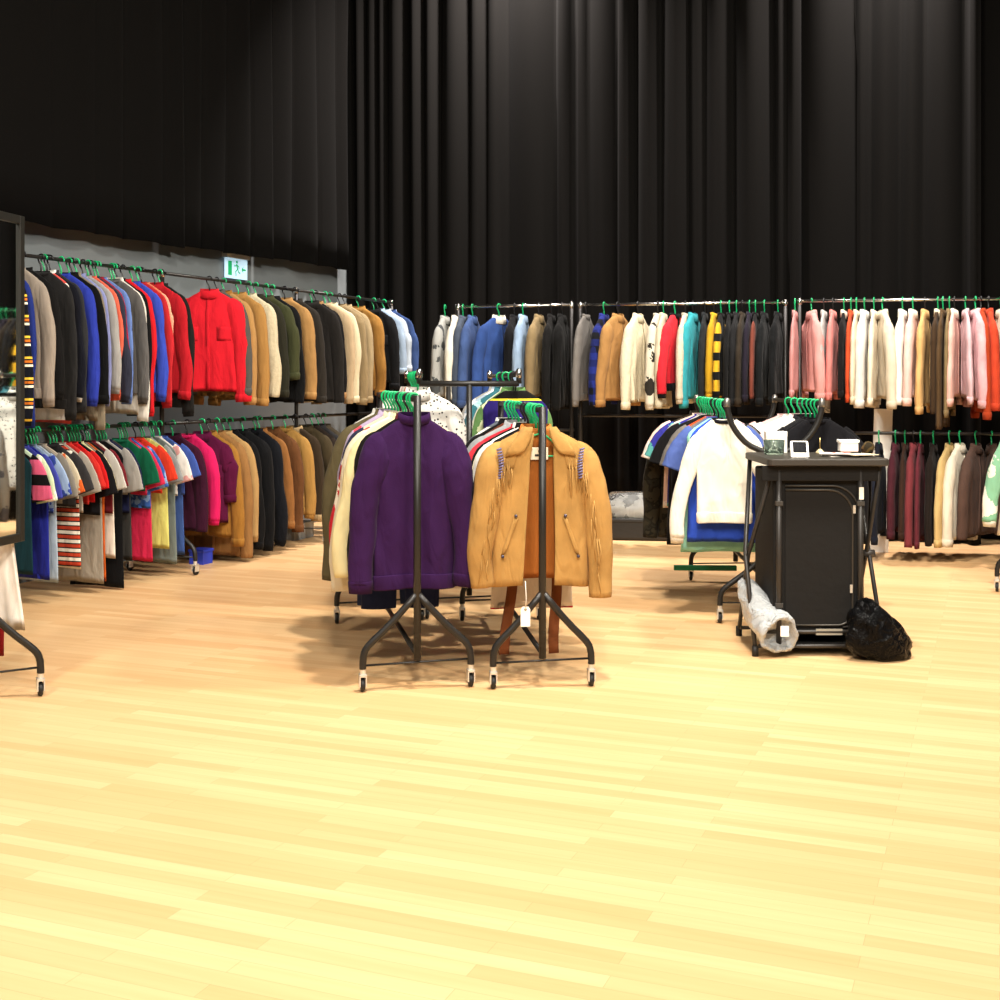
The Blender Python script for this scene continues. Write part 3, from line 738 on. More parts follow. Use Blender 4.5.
def fringe_hero(loc, rz, label, group):
    tan = fabric('#c89a58', 'suede'); lining = fabric('#b56a2c'); bead = plain('#6a6488', .35); g = tag(empty('jacket', loc, rz), label, 'jacket', group)
    sw, L, th = .232, .775, .1
    b = Body(sw, L-.03, .035, 31, flare=.93, neck=.075, waist=.93, fold=.3); o = b.mesh(32).build('lining', lining, g); o.location = (0,.022,0); o['label'] = 'orange brown lining'
    def prof(z):
        for (z0,h0,_),(z1,h1,_) in zip(b.z, b.z[1:]):
            if z1 <= z: return h0+(h1-h0)*clampf((z0-z)/(z0-z1),0,1)*1.0
        return b.z[-1][1]
    ph = random.Random(4)
    def yy(x, z, s):
        h = prof(z)*1.03; u = clampf(abs(x)/h,0,1); q = clampf(-z/L,0,1)
        return -.062*math.sqrt(max(0,1-u**2.4)) + .006 + .009*q*math.sin(17*x+s) + .005*q*math.sin(41*x+4*z)
    def panel(s, zt, zb, xin, lift, nx=12, nz=20, xout=lambda z: prof(z)*1.03):
        V = []; Fs = []
        for lay in (lift, lift-.008):
            for i in range(nz+1):
                z = zt+(zb-zt)*i/nz; xi, xo = xin(z), xout(z)
                for j in range(nx+1):
                    x = xi+(xo-xi)*j/nx; V.append((s*x, yy(x,z,s)-lay, z-(0.012*(j/nx-.5) if i == nz else 0)))
        w = nx+1; K = w*(nz+1)
        for i in range(nz):
            for j in range(nx):
                a = i*w+j; Fs.append((a,a+1,a+w+1,a+w)); Fs.append((K+a,K+a+w,K+a+w+1,K+a+1))
        for i in range(nz): Fs.append((i*w,i*w+w,K+i*w+w,K+i*w)); Fs.append((i*w+nx,K+i*w+nx,K+i*w+w+nx,i*w+w+nx))
        for j in range(nx): Fs.append((j,K+j,K+j+1,j+1)); Fs.append((nz*w+j,nz*w+j+1,K+nz*w+j+1,K+nz*w+j))
        m = MB(); m.add(V, Fs); return m
    for s in (-1,1):
        xin = (lambda z: .028+.02*clampf((-z-.1)/.12,0,1)+.03*clampf((-z-.25)/.5,0,1)) if s < 0 else (lambda z: .062+.004*math.sin(8*z))
        p = panel(s, -.092, -L, xin, .006).build('front_panel', tan, g)
        panel(s, -.115, -.255, lambda z: .09+.03*clampf((-z-.12)/.13,0,1), .012, 8, 6, lambda z: prof(z)*.9).build('yoke', tan, p)
        # collar leaf
        panel(s, -.066, -.19, lambda z: .036+.06*clampf((-z-.066)/.13,0,1)**2, .024, 6, 6, lambda z: .072+.085*clampf((-z-.06)/.12,0,1)).build('collar_leaf', tan, g)
        # pocket with flap
        panel(s, -.47, -.63, lambda z: .1+.35*(-z-.47), .014, 3, 6, lambda z: .118+.35*(-z-.47)).build('pocket_welt', tan, p)
        for xx, zz in ((.11,-.46),(.168,-.64)):
            m = MB(); m.tube([(s*xx, yy(xx,zz,s)-.024, zz),(s*xx, yy(xx,zz,s)-.012, zz)], .007, 10); m.build('stud', plain('#4a4658',.3,.5), p)
        # beaded strip on the shoulder
        for i in range(11):
            t = i/10; x = .185-.035*t+.03*t*t; z = -.165-.125*t; y = yy(x,z,s)-.03
            m = MB(); m.tube([(s*x-.011,y,z-.004),(s*x+.011,y-.002,z+.004)], .0045, 6); m.build('bead_row', bead, g)
        r = random.Random(9+s)
        rg, P = sleeve_rings(sw, .63 if s < 0 else .68, .012 if s < 0 else .03, s, .1, r, False, 1.22, 24, 18, yoff=-.014)
        q = MB(); q.rings(rg); so = q.build('sleeve', tan, g)
        # fringe along yoke and outer sleeve
        for i in range(22):
            t = .08+.86*i/21; k = int(t*22); px = P[k]; ln = r.uniform(.09,.15)
            x0 = px.x - s*r.uniform(.0,.035); y0 = -.062+r.uniform(-.006,.006); zz = px.z
            m = MB(); m.tube([(x0,y0+.01,zz),(x0+s*r.uniform(-.006,.01),y0-.006,zz-ln*.5),(x0+s*r.uniform(-.012,.016),y0-.004,zz-ln)], [.0035,.003,.0015], 5); m.build('sleeve_fringe', tan, so)
        for i in range(6):
            x = .13+.07*i/5; z = -.25+.02*i/5; ln = r.uniform(.08,.14); y = yy(x,z,s)-.014
            m = MB(); m.tube([(s*x,y,z),(s*x+r.uniform(-.006,.006),y-.004,z-ln*.5),(s*x+r.uniform(-.01,.01),y-.002,z-ln)], [.0035,.003,.0015], 5); m.build('yoke_fringe', tan, p)
    m = MB(); m.box((-.045,-.006,-.215),(.04,-.001,-.16)); hard(m.build('neck_label', plain('#e8ddc4',.8), g), .002)
    m = MB(); m.box((-.02,-.0075,-.2),(.006,-.0062,-.19)); m.box((-.005,-.0075,-.182),(.028,-.0062,-.172)); m.build('neck_label_mark', plain('#2a2622',.8), g, False)
def tag_card():
    pass
rackrail([
 ('dark purple half zip sweater',.1,.46,mk('s','#3a1a4e',custom=sweater_hero,sw=.19,hb=False)),
 ('maroon edged black coat',.2,.40,mk('c','#1b1816',collarm=fabric('#6d2430'),sw=.205,out=.0)),
 ('pale yellow cream shirt',.3,.44,mk('r','#e6d9a6',sw=.235,out=.05)),
 ('ivory long cardigan',.4,.36,mk('c','#ddd2b8',sw=.235,out=.05)),
 ('white shirt with red print',.5,.5,mk('r','#eadfcb','patch','#cc2430',sw=.235,out=.05)),
 ('navy trousers',.6,.24,mk('p','#26325e',th=.07)),
 ('cream and navy striped jacket',.7,.42,mk('j','#d8ccb0',sm=fabric('#353a58'))),
 ('dark blue jeans',.82,.22,mk('p','#2b3860','denim',th=.07)),
 ('lilac print blouse',.95,.5,mk('r','#b9a8c4','patch','#d84a5a')),
 ('olive khaki long coat',1.1,.3,mk('c','#6f6446',sw=.24,out=.05)),
 ('grey white print blouse',1.25,.55,mk('r','#c9c5be','patch','#8b8890')),
], P1, A1, 0, Z1, 'on the purple sweater rack', 'clothes on the purple sweater rack', .1)
rackrail([
 ('tan suede jacket with fringed sleeves',.1,.43,mk('j','#cf9a4c',custom=fringe_hero,sw=.21,hb=False)),
 ('orange edged black shirt',.2,.5,mk('r','#232020',collarm=fabric('#d8803a'),sw=.235)),
 ('black and white tracksuit top',.28,.44,mk('b','#1c1b1c',sm=fabric('#e6e2da'),sw=.235)),
 ('white shirt with black trim',.37,.5,mk('r','#e9e5dc',trim=fabric('#1d1c1e'),sw=.235)),
 ('black shirt with white trim',.46,.5,mk('r','#1b1b1d',trim=fabric('#e4dfd6'),sw=.235)),
 ('red and white cardigan',.56,.42,mk('s','#c92a38',sm=fabric('#d13442'),sw=.25,out=.05)),
 ('white skirt with red hem',.33,.245,mk('d','#c92636','hem','#e6dace',flare=1.08,sw=.18)),
 ('grey denim jacket',.8,.42,mk('j','#9a9c9e','denim',sw=.23,out=.05)),
 ('rust brown dress',.92,.3,mk('d','#7a3c26')),
 ('black long coat',1.05,.36,mk('c','#191817')),
 ('white striped blouse',1.2,.5,mk('r','#d9d6d0','stripe','#6f7684')),
], P2, A2, 0, Z2, 'on the fringed jacket rack', 'clothes on the fringed jacket rack', .1)
rackrail([
 ('white blouse with black print',.14,.62,mk('r','#e6e2da','print','#2c2a2c',sw=.23)),
 ('cream blouse with red trim',.26,.62,mk('r','#dcd6c6',collarm=fabric('#c23a34'),sw=.235)),
 ('pale green blouse',.4,.62,mk('r','#b9cdb6')),
 ('grey printed tunic',.55,.6,mk('r','#c4c0ba','patch','#77747a')),
 ('dusky rose blouse',.7,.6,mk('r','#c59a98')),
 ('white tunic',.9,.6,mk('r','#dcd8d0')),
], P3, A3, -H3, Z3, "on the crossbar rack's left rail", 'clothes on the twin rack with crossbar', .1)
rackrail([
 ('white and green leaf print shirt',.3,.62,mk('r','#dcd9c8','patch','#3c6048',sw=.19)),
 ('purple satin top with black yoke',.14,.62,mk('k','#33257c','yoke','#1f1e1a',sw=.2)),
 ('green printed shirt',.24,.6,mk('r','#6f9a5c','patch','#d6dcae',sw=.19)),
 ('teal printed shirt',.6,.6,mk('r','#3f7f8c','patch','#a7cdd0')),
 ('pale blue striped shirt',.75,.6,mk('r','#a9bccf','stripe','#e6e8ea')),
 ('grey and white shirt',.9,.6,mk('r','#b6b5b0','patch','#e8e4dc')),
], P3, A3, H3, Z3, "on the crossbar rack's right rail", 'clothes on the twin rack with crossbar', .1)
rackrail([
 ('white long sleeved top',.1,.43,mk('s','#f0e9d8',sw=.178,bl=.655,sl=.6,out=.075,big=.88,waist=.88,flare=.86,th=.05,collarm=fabric('#2a2730'),fold=.7)),
 ('royal blue long top',.19,.385,mk('k','#3458d0',sw=.19,waist=1,flare=1.05)),
 ('aqua green long top',.28,.33,mk('k','#9fe0cc',sw=.2,flare=1.15)),
 ('blue grey t-shirt',.36,.6,mk('t','#5a70b8',sw=.19)),
 ('grey t-shirt with pink edge',.45,.55,mk('t','#8d8680',collarm=fabric('#d06a70'),sw=.21)),
 ('orange long top',.55,.42,mk('k','#d2562c',sw=.22)),
 ('black t-shirt',.66,.34,mk('t','#181719',sw=.25,waist=1)),
 ('black long dress',.78,.28,mk('k','#1a181a',sw=.27)),
 ('grey white t-shirt',.88,.4,mk('t','#c8c4bc',sw=.225)),
 ('purple and teal print t-shirt',1.0,.5,mk('t','#3a3aa0','patch','#62b5b0',sw=.25)),
 ('pink and white t-shirt',1.12,.5,mk('t','#ecc8b8','patch','#f0e6dc',sw=.265)),
 ('dark brown camouflage coat',1.28,.3,mk('c','#4a4434','camo','#2e2a20',sw=.27,out=.05)),
], P4, A4, -H4, Z4, "on the curved rack's left rail", 'clothes on the curved twin rack', .08)
rackrail([
 ('black crew sweatshirt',.1,.45,mk('s','#1c1b20',sw=.2)),
 ('black cotton t-shirt',.2,.5,mk('t','#1a191d',sw=.2)),
 ('charcoal sweatshirt',.32,.5,mk('s','#2b2a2e',sw=.21)),
 ('white blouse with dark edge',.45,.5,mk('r','#e6e2da',collarm=fabric('#2a2830'),sw=.225)),
 ('pink and white blouse',.6,.5,mk('r','#e5c6c6','patch','#efe9e4',sw=.235)),
 ('white t-shirt',.8,.5,mk('t','#e9e5de',sw=.25)),
 ('pale rose t-shirt',1.0,.5,mk('t','#dcb4b0',sw=.26)),
], P4, A4, H4, Z4, "on the curved rack's right rail", 'clothes on the curved twin rack', .08)
rackrail([
 ('white sleeveless dress',.14,.235,mk('d','#ece4da',sw=.125,flare=1.7,neck=.05,th=.09,yaw=-.45)),
 ('dark red long dress',.26,.07,mk('d','#a01e22',sw=.15,yaw=-.45,flare=.9,neck=.05,th=.06)),
], P5, A5, 0, 1.6, 'below the mirror at the left edge', 'clothes on the rack at the left edge', 0)
rackrail([
 ('green and white cardigan',.1,.42,mk('s','#e9e6da',sm=fabric('#8fcaa6','patch','#ece9de'),sw=.2,out=.09)),
 ('blue denim dress',.2,.24,mk('d','#3d5378','denim',sw=.2,flare=1.1)),
 ('white long dress',.32,.3,mk('d','#e8e4dc',sw=.23,flare=1.15)),
], P6, A6, 0, 1.2, 'at the right edge', 'clothes on the rack at the right edge', 0)

# ---- sash, price tag
u2 = Vector((-math.sin(A2), math.cos(A2), 0)); n2 = Vector((math.cos(A2), math.sin(A2), 0))
sash = MB()
for s, x0, x1, zb in ((-1,-.1,-.14,.1),(1,.1,.09,.1)):
    rg = []
    for i in range(14):
        t = i/13; x = x0+(x1-x0)*t+.006*math.sin(6*t); z = .5+(zb-.5)*t
        rg.append([(x-.024,-.004+.006*math.sin(5*t),z),(x+.024,.002+.006*math.sin(5*t+1),z),(x+.024,.009+.006*math.sin(5*t+1),z),(x-.024,.003+.006*math.sin(5*t),z)])
    sash.rings(rg)
sash.tube(catmull([(-.1,.004,.5),(-.06,.03,.56),(0,.04,.58),(.06,.03,.56),(.1,.004,.5)],10), .016, 8, .5)
so = sash.build('sash', fabric('#8a4f2c','suede')); so.location = P2+u2*.235; so.rotation_euler = (0,0,A2)
tag(so, 'brown suede sash hanging to the floor under the fringed jacket', 'sash')
tg = empty('hang_tag', tuple(P2-u2*.045-n2*.082)[:2]+(.325,), A2); tag(tg, 'white paper price tag on a string below the fringed jacket', 'price tag')
m = MB(); V = [(-.021,-.0015,-.045),(.021,-.0015,-.045),(.021,-.0015,.03),(.013,-.0015,.042),(-.013,-.0015,.042),(-.021,-.0015,.03)]
m.add(V+[(x,.0015,z) for x,y,z in V], [(0,1,2,3,4,5),(11,10,9,8,7,6)]+[(i,(i+1)%6,6+(i+1)%6,6+i) for i in range(6)]); m.build('card', plain('#f6f0e4',.7), tg, False)
m = MB(); m.tube([(0,-.003,.03),(.003,-.004,.08),(.002,.02,.15)], .0018, 5); m.build('string', plain('#e8e0d0',.8), tg)
m = MB(); m.tube([(0,-.003,.03),(0,-.0018,.03)], .006, 10); m.build('eyelet', plain('#8a8478',.4,.5), tg)

# ---------------------------------------------------------------- folding counter
DK = plain('#161514', .75, 0, .2, 0, .15, 60); TUBE = plain('#2b2825', .45, .1); TOP = plain('#38342f', .5, 0, .3)
ck = tag(empty('folding_counter', (1.568,6.12,0)), 'black folding camping cupboard used as a sales counter', 'counter')
W = .29; D = .52
m = MB(); N = 28
def rrect(hx, hy, rad, z, cy):
    out = []
    for sx, sy, a0 in ((1,1,0),(-1,1,90),(-1,-1,180),(1,-1,270)):
        for k in range(5):
            a = math.radians(a0+22.5*k); out.append((sx*(hx-rad)+rad*math.cos(a), cy+sy*(hy-rad)+rad*math.sin(a), z))
    return out
m.rings([[(x+.035,y,z+.02) for x,y,z in q] for q in (rrect(.29,.295,.03,.915,D/2), rrect(.297,.302,.03,.92,D/2), rrect(.297,.302,.03,.945,D/2), rrect(.292,.297,.03,.95,D/2))]); top = m.build('top_board', TOP, ck, False)
m = MB(); m.box((-.225,.03,.1),(.225,.47,.905)); hard(m.build('fabric_body', DK, ck), .012, 3)
m = MB(); m.box((-.285,.0,.86),(.285,.012,.933)); hard(m.build('front_flap', DK, ck), .004)
# arched zip door
dr = MB()
def arch(x0, x1, z0, z1, rad):
    P = [(x0,z0+rad*.4),(x0,z1)]
    for k in range(9): a = math.radians(90-90*k/8); P.append((x1-rad+rad*math.cos(a), z1-rad+rad*math.sin(a)))
    for k in range(7): a = math.radians(-90*k/6); P.append((x1-rad*.6+rad*.6*math.cos(a), z0+rad*.6+rad*.6*math.sin(a)))
    P.append((x0+.03,z0)); return P
AP = arch(-.165,.165,.15,.815,.12)
dr.add([(x,.024,z) for x,z in AP]+[(x,.032,z) for x,z in AP], [tuple(range(len(AP)-1,-1,-1))]+[(i,(i+1)%len(AP),len(AP)+(i+1)%len(AP),len(AP)+i) for i in range(len(AP))])
do = dr.build('zip_door', plain('#1b1a19',.8,0,.15,0,.25,25), ck, False)
m = MB(); m.tube([(x,.022,z) for x,z in AP[1:]], .0055, 6); m.build('zip_track', plain('#3a3630',.4,.3), do)
AP2 = arch(-.165,.195,.14,.835,.13); m = MB(); m.tube([(x,.024,z) for x,z in AP2[1:-1]], .005, 6); m.build('door_piping', plain('#2d2a26',.5), ck)
for z in (.72,.2,.33):
    m = MB(); m.box((.15+.015*(z>.7),.012,z-.02),(.162+.015*(z>.7),.02,z+.02)); m.build('zip_pull', plain('#cfc8bb',.35,.5), do, False)
for x in (-.2,.2):
    m = MB(); m.tube([(x,.012,.04),(x,.012,.915)], .014, 8); m.build('front_post', TUBE, ck)
    for z in (.25,.75):
        q = MB(); q.box((x-.018,-.004,z-.012),(x+.018,.022,z+.012)); hard(q.build('hook_loop_strap', plain('#34302b',.8), ck), .003)
m = MB(); m.box((.19,-.004,.77),(.212,.0,.83)); m.build('care_label', plain('#eee8da',.7), ck, False)
for s in (-1,1):
    x = s*.3
    for (y0,y1,dx) in ((0,.5,0),(.5,0,.016)):
        m = MB(); m.tube([(.035+s*(.262+dx), y0+.01, .935),(x+s*dx, (y0+y1)/2+.01,.47),(x+s*dx,y1+.01,.03)], .0115, 8); l = m.build('scissor_leg', TUBE, ck)
        f = MB(); f.tube([(x+s*dx,y1+.01,.0),(x+s*dx,y1+.01,.05)], .0165, 10); f.build('rubber_foot', RUBBER, l)
    m = MB(); m.tube([(x-.012,.26,.47),(x+s*.03+.012,.26,.47)], .02, 10); m.build('pivot_joint', plain('#3b3733',.5), ck)
for y, z in ((.012,.05),(.47,.05),(.012,.12)):
    m = MB(); m.tube([(-.3,y,z),(.3,y,z)], .01, 8); m.build('base_bar', TUBE, ck)
m = MB(); m.box((-.24,.03,.052),(.24,.46,.062)); m.build('base_shelf', DK, ck, False)
m = MB(); m.box((-.02,.004,.105),(.11,.008,.135)); m.build('paper_label', plain('#8d887c',.7), ck, False)
# things on the counter
CT = .97; cx = lambda px, d: (px-500)/F*d
bx = tag(empty('card_box', (cx(776,6.62),6.62,CT)), 'small white card box behind the glass tumbler', 'box')
m = MB(); m.box((-.055,-.02,0),(.055,.04,.11)); hard(m.build('carton', plain('#efe9dc',.7), bx), .002)
m = MB(); m.box((-.056,-.021,.085),(.056,.041,.113)); hard(m.build('lid', plain('#f4efe6',.7), bx), .002)
def glass_mat():
    m, nt, N_, Lk, b = base_mat('tumbler_glass'); b.inputs['Base Color'].default_value = lin('#cfe4d6'); b.inputs['Transmission Weight'].default_value = .92; b.inputs['Roughness'].default_value = .06; b.inputs['IOR'].default_value = 1.45; return m
m = MB(); ri = []
for r_, z in ((.04,.0),(.05,.004),(.054,.075),(.05,.075),(.046,.012),(.02,.012)): ri.append([(r_*math.cos(a),r_*math.sin(a),z) for a in [2*PI*k/24 for k in range(24)]])
m.rings(ri); o = m.build('glass_tumbler', glass_mat()); o.location = (cx(774,6.45),6.45,CT+.001); tag(o, 'low clear glass tumbler on the counter before the white box', 'glass')
cr = tag(empty('card_reader', (cx(800,6.24),6.24,CT), -.12), 'white card payment terminal with dark screen on the counter', 'card reader')
m = MB(); m.add([(-.045,-.02,0),(.045,-.02,0),(.045,.05,0),(-.045,.05,0),(-.045,-.005,.012),(.045,-.005,.012),(.045,.04,.082),(-.045,.04,.082)], [(0,3,2,1),(4,5,6,7),(0,1,5,4),(1,2,6,5),(2,3,7,6),(3,0,4,7)])
hard(m.build('housing', plain('#f1ece2',.4), cr), .005, 3)
m = MB(); f = lambda x, t, l: (x, -.005+.045*t-.84*l, .012+.07*t+.54*l)
m.add([f(-.033,.15,.002),f(.033,.15,.002),f(.033,.88,.002),f(-.033,.88,.002),f(-.033,.15,-.004),f(.033,.15,-.004),f(.033,.88,-.004),f(-.033,.88,-.004)], [(0,1,2,3),(7,6,5,4),(0,4,5,1),(1,5,6,2),(2,6,7,3),(3,7,4,0)]); m.build('screen', plain('#15161a',.15), cr, False)
o_ = tag(empty('ornament', (cx(820,6.55),6.55,CT)), 'small brass topped stand on the counter by the card reader', 'ornament')
m = MB(); m.tube([(0,0,0),(0,0,.006),(0,0,.016),(0,0,.024)], [.022,.024,.016,.006], 14); m.build('base', plain('#d9c8a2',.35,.3), o_)
m = MB(); m.tube([(0,0,.022),(0,0,.085)], .003, 6); m.build('stem', plain('#b89a60',.3,.7), o_)
for i, (dx, dy, rot, c, lab) in enumerate([(-.03,0,.2,'#f2e8dc','white leaflet lying lowest on the counter papers'),(.02,.03,-.15,'#e9cfc0','pink leaflet in the middle of the counter papers'),(.06,-.03,.35,'#ead9b4','cream leaflet at the front of the counter papers'),(-.06,-.02,-.3,'#efe4dc','white leaflet with red print on the counter papers')]):
    m = MB(); m.box((-.075,-.055,0),(.075,.055,.004)); o = m.build('leaflet', fabric(c,'patch','#d8584c') if i in (1,3) else plain(c,.7), smooth=False)
    o.location = (cx(846,6.3)+dx,6.3+dy,CT+.001+.0045*i); o.rotation_euler = (0,0,rot); tag(o, lab, 'leaflet', 'leaflets on the counter')
cb = tag(empty('carton', (cx(848,6.4),6.4,CT+.02)), 'small white carton on top of the leaflets', 'box')
m = MB(); m.box((-.045,-.03,0),(.045,.03,.055)); hard(m.build('carton_body', plain('#f3eee6',.6), cb), .003)
m = MB(); m.box((-.05,-.035,.045),(.05,.035,.06)); hard(m.build('carton_lid', plain('#f7f3ec',.6), cb), .003)
m = MB(); rg = []
for i in range(9):
    t = PI*(i+.3)/9.3; rg.append([(.032*math.sin(t)*math.cos(a)*(1+.15*math.sin(3*a+i)), .03*math.sin(t)*math.sin(a), .036+.035*math.cos(t)) for a in [2*PI*k/14 for k in range(14)]])
m.rings(rg[::-1]); o = m.build('pouch', fabric('#3c3424','camo','#6a5632')); o.location = (cx(868,6.36),6.36,CT+.002); tag(o, 'small dark brown cloth pouch on the counter corner', 'pouch')

# bags
def lump(name, loc, size, mat, label, cat, seed, sharp=.25, rz=0, parent=None, fq=(3,9), shear=0):
    r = random.Random(seed); m = MB(); NU, NV = 36, 22; K = [(Vector((r.uniform(-1,1),r.uniform(-1,1),r.uniform(-1,1)))*r.uniform(*fq), r.uniform(0,6.3), r.uniform(.3,1)) for _ in range(9)]
    rg = []
    for i in range(NV):
        t = PI*(i+.4)/(NV-.2); ring = []
        for k in range(NU):
            a = 2*PI*k/NU; v = Vector((math.sin(t)*math.cos(a), math.sin(t)*math.sin(a), math.cos(t)))
            f = 1 + sharp*sum(w*(abs(math.sin(q.dot(v)+p))-.6) for q,p,w in K)/4
            w = Vector((v.x*size[0]*f, v.y*size[1]*f, v.z*size[2]*f)); w.z = max(w.z, -size[2]*.88)
            ring.append((w.x*(1-shear*1.2*w.z/size[2]) - shear*w.z, w.y, w.z+size[2]*.88))
        rg.append(ring)
    m.rings(rg[::-1]); o = m.build(name, mat, parent); o.location = loc; o.rotation_euler = (0,0,rz)
    if label: tag(o, label, cat)
    return o
def film(hx, rough, trans, alpha=1):
    m, nt, N_, Lk, b = base_mat('plastic_film_'+hx[1:]); b.inputs['Base Color'].default_value = lin(hx); b.inputs['Roughness'].default_value = rough
    b.inputs['Transmission Weight'].default_value = trans; b.inputs['IOR'].default_value = 1.15; b.inputs['Specular IOR Level'].default_value = .6
    tc = N_.new('ShaderNodeTexCoord'); no = N_.new('ShaderNodeTexNoise'); no.inputs['Scale'].default_value = 14; no.inputs['Detail'].default_value = 4; no.inputs['Distortion'].default_value = 1.2
    Lk.new(tc.outputs['Object'], no.inputs['Vector']); bp = N_.new('ShaderNodeBump'); bp.inputs['Strength'].default_value = .8; bp.inputs['Distance'].default_value = .05
    Lk.new(no.outputs['Fac'], bp.inputs['Height']); Lk.new(bp.outputs['Normal'], b.inputs['Normal']); return m
lump('bin_bag', (1.82,6.06,.005), (.135,.1,.15), film('#0b0b0c',.13,0), 'glossy black plastic bag slumped beside the counter', 'bag', 12, .55, rz=.2, fq=(2,6), shear=.38)
# rolled clear bag leaning at the counter's left legs
rb = tag(empty('plastic_bag', (0,0,0)), 'rolled clear plastic bag leaning on the left counter legs', 'bag')
m = MB(); rg = []; P = catmull([(1.27,6.5,.3),(1.29,6.36,.24),(1.325,6.2,.16),(1.36,6.06,.115)], 16); r = random.Random(3)
for i, p in enumerate(P):
    t = i/16; rr = .035+.062*min(1,t*1.6); d = (P[min(i+1,16)]-P[max(i-1,0)]).normalized(); a = d.cross(Vector((0,0,1))).normalized(); b2 = a.cross(d)
    rg.append([p + (a*math.cos(q)+b2*math.sin(q))*rr*(1+.08*math.sin(3*q+9*t)+.05*math.sin(7*q-14*t)) for q in [2*PI*k/28 for k in range(28)]])
ce = P[-1]; rg.append([ce+(p-ce)*.82 for p in rg[-1]]); rg.append([P[-4]+(p-ce)*.7 for p in rg[-2]])
m.rings(rg); m.build('film', film('#c9cdcf',.25,.35), rb)
m = MB(); m.box((1.345,5.99,.125),(1.385,5.996,.175)); m.build('sticker', plain('#f2eee8',.6), rb, False)
# storage bag under the rear rail
sb = tag(empty('storage_bag', (1.2,10.75,0), -.15), 'storage bag with clear lid and black rim under the rear rail', 'storage bag')
m = MB(); m.rings([rrect(.31,.2,.06,z,0) if True else None for z in (.005,.03,.15,.17)]); m.build('base', plain('#211e1a',.6,0,.3,0,.2,30), sb)
m = MB(); m.rings([rrect(.315,.205,.06,z,0) for z in (.155,.162,.178,.185)]); m.build('zip_rim', plain('#12110f',.5), sb)
lump('folded_contents', (-.05,-.02,.15), (.22,.16,.11), fabric('#f2f4f2','patch','#b8bcbc'), None, None, 5, .2, parent=sb)
lump('brown_contents', (.17,-.06,.15), (.13,.12,.09), fabric('#a8814f','patch','#5b4630'), None, None, 15, .3, parent=sb)
m = MB(); m.rings([rrect(.3,.19,.07,.186,0),rrect(.305,.195,.07,.22,0),rrect(.29,.18,.08,.34,0),rrect(.25,.15,.08,.385,0),rrect(.1,.06,.04,.395,0)]); m.build('clear_lid', film('#e6e8e6',.18,.93), sb)
# board leaning upright behind the rear rail
wb = MB(); wb.box((-.07,-.01,0),(.07,.01,1.13)); o = wb.build('white_board', plain('#f4efe6',.5), smooth=False); o.location = (cx(879,9.86),9.86,0); o.rotation_euler = (0,.03,-.2); tag(o, 'narrow white board standing upright behind the low rear rail', 'board')
# crate and box under the wall rack
q = A0+U*.95+Nn*.55
def crate(name, loc, s, c, lab, cat):
    g_ = tag(empty(name, loc, ROOM), lab, cat); x, y, z = s
    for nm, lo, hi in (('bottom',(-x,-y,0),(x,y,.012)),('side',(-x,-y,.012),(-x+.012,y,z)),('side',(x-.012,-y,.012),(x,y,z)),('end',(-x+.012,-y,.012),(x-.012,-y+.012,z)),('end',(-x+.012,y-.012,.012),(x-.012,y,z))):
        m = MB(); m.box(lo,hi); m.build(nm, plain(c,.5), g_, False)
    m = MB(); m.box((-x-.008,-y-.008,z),(x+.008,y+.008,z+.02)); hard(m.build('lid', plain(c,.45), g_), .004)
crate('storage_crate', ((201-500)/F*9.25,9.25,0), (.06,.06,.09), '#2b3fb8', 'small blue plastic crate on the floor by a rack caster', 'crate')
crate('storage_box', ((291-500)/F*10.75,10.75,0), (.13,.16,.12), '#8a8d8e', 'grey lidded box on the floor under the brown jackets', 'box')

# exit sign
es = WL + U*at_line(WL, U, 233) + Nn*.03
eg = tag(empty('exit_sign', (es.x,es.y,2.33), ROOM+PI/2), 'lit emergency exit sign on the grey wall above the red jacket rail', 'sign')
m = MB(); m.box((-.17,-.03,.06),(.17,.03,.115)); hard(m.build('lamp_housing', plain('#d9d6d0',.5), eg), .006)
m = MB(); m.box((-.16,-.008,-.11),(.16,.008,.058)); m.build('lit_panel', plain('#b9d8ea',.4,0,.5,.75), eg, False)
SG = plain('#18a060',.5,0,.5,.6)
m = MB(); m.box((-.13,-.0095,-.085),(-.075,-.0085,.035)); m.build('doorway_symbol', SG, eg, False)
m = MB(); m.tube([(.0,-.0088,.032),(.0,-.0096,.032)], .013, 12); m.tube([(-.005,-.009,.014),(.012,-.009,-.03)], .009, 6, .2)
m.tube([(.01,-.009,-.028),(-.018,-.009,-.05),(-.012,-.009,-.085)], .006, 6, .2); m.tube([(.012,-.009,-.028),(.03,-.009,-.055),(.052,-.009,-.06)], .006, 6, .2)
m.tube([(-.004,-.009,.01),(-.03,-.009,-.008),(-.042,-.009,.008)], .005, 6, .2); m.tube([(.0,-.009,.008),(.026,-.009,-.004),(.036,-.009,-.02)], .005, 6, .2); m.build('running_figure', SG, eg)
m = MB(); m.box((.085,-.0095,-.035),(.135,-.0085,-.02)); m.add([(.07,-.009,-.0275),(.095,-.009,-.055),(.095,-.009,0),(.07,-.0096,-.0275),(.095,-.0096,-.055),(.095,-.0096,0)], [(0,1,2),(3,5,4),(0,3,4,1),(1,4,5,2),(2,5,3,0)]); m.build('arrow_symbol', SG, eg, False)

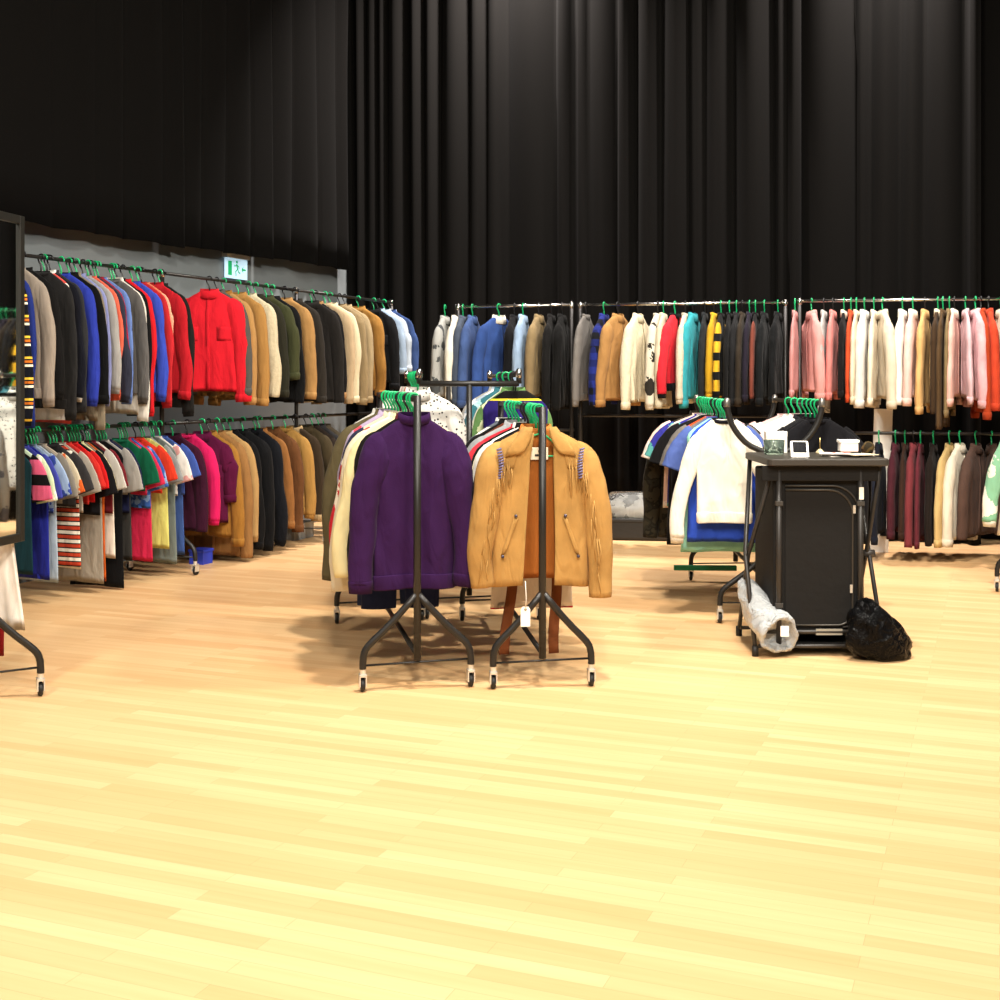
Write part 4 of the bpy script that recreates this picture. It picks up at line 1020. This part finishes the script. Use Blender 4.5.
# mirror hung at the end of the left edge rack
mg = tag(empty('mirror', (-2.066,5.4,.66), math.atan2(.985,.17)), 'tall black framed mirror at the left edge facing the racks', 'mirror')
MW, MH, B_ = .52, 1.4, .036          # local x runs towards the rear, the glass faces local -y
for nm, lo, hi in (('frame_side',(-MW,-.015,0),(-MW+B_,.015,MH)),('frame_side',(-B_,-.015,0),(0,.015,MH)),('frame_rail',(-MW+B_,-.015,0),(-B_,.015,B_)),('frame_rail',(-MW+B_,-.015,MH-B_),(-B_,.015,MH))):
    m = MB(); m.box(lo,hi); hard(m.build(nm, plain('#15140f',.5), mg), .003)
m = MB(); m.box((-MW+B_,-.004,B_),(-B_,.004,MH-B_)); m.build('mirror_glass', plain('#e8ebe8',.0,1), mg, False)
m = MB(); m.box((-MW+.01,.0155,.01),(-.01,.02,MH-.01)); m.build('back_board', plain('#1a1815',.8), mg, False)

# ---------------------------------------------------------------- light, world, camera
def area(name, loc, tgt, power, size, colr=(1,.9,.78), spread=180):
    l = bpy.data.lights.new(name,'AREA'); l.shape = 'DISK'; l.size = size; l.energy = power; l.color = colr; l.spread = math.radians(spread)
    o = bpy.data.objects.new(name, l); col.objects.link(o); o.location = loc
    o.rotation_euler = (Vector(tgt)-Vector(loc)).to_track_quat('-Z','Y').to_euler(); return o
WARM = (1,.93,.82)
area('unseen_overhead_lamp', (-2.6,1.2,5.6), (-2.0,4.8,.3), 125, .5, WARM, 140)
area('unseen_overhead_lamp', (3.2,1.0,5.6), (2.0,5.2,.3), 125, .5, WARM, 140)
area('unseen_overhead_lamp', (.3,.2,5.6), (.2,4.4,.3), 115, .5, WARM, 140)
area('unseen_overhead_lamp', (.6,4.6,6.0), (-.6,6.8,0), 185, .4, WARM, 130)
area('unseen_overhead_lamp', (3.6,5.2,5.0), (-1.2,9.4,1.4), 135, .4, WARM, 120)  # added on the right, set lower so its light reaches the grey wall
area('unseen_overhead_lamp', (1.4,5.0,5.6), (2.9,9.6,1.2), 130, .4, WARM, 120)
area('unseen_overhead_lamp', (.2,-1.6,5.4), (.2,2.4,0), 240, .5, WARM, 140)  # added behind the camera to brighten the near floor, with some frontal light
area('stage_spot', (.15,11.1,6.6), (.05,11.85,4.6), 300, .25, (1,.9,.84), 100)
area('stage_spot', (3.1,9.9,6.6), (3.35,10.6,4.6), 240, .25, (1,.9,.84), 100)
w = bpy.data.worlds.new('World'); bpy.context.scene.world = w; w.use_nodes = True
w.node_tree.nodes['Background'].inputs['Color'].default_value = (1,.94,.86,1); w.node_tree.nodes['Background'].inputs['Strength'].default_value = .065
cam = bpy.data.cameras.new('camera'); cam.sensor_width = 36; cam.lens = 36*F/1000; cam.shift_y = -.119
co = bpy.data.objects.new('camera', cam); col.objects.link(co); co.location = (0,0,CAMZ); co.rotation_euler = (PI/2,0,0)
sc = bpy.context.scene; sc.camera = co
vs = sc.view_settings; vs.view_transform = 'Standard'; vs.look = 'None'; vs.exposure = 0; vs.gamma = 1; vs.use_curve_mapping = False
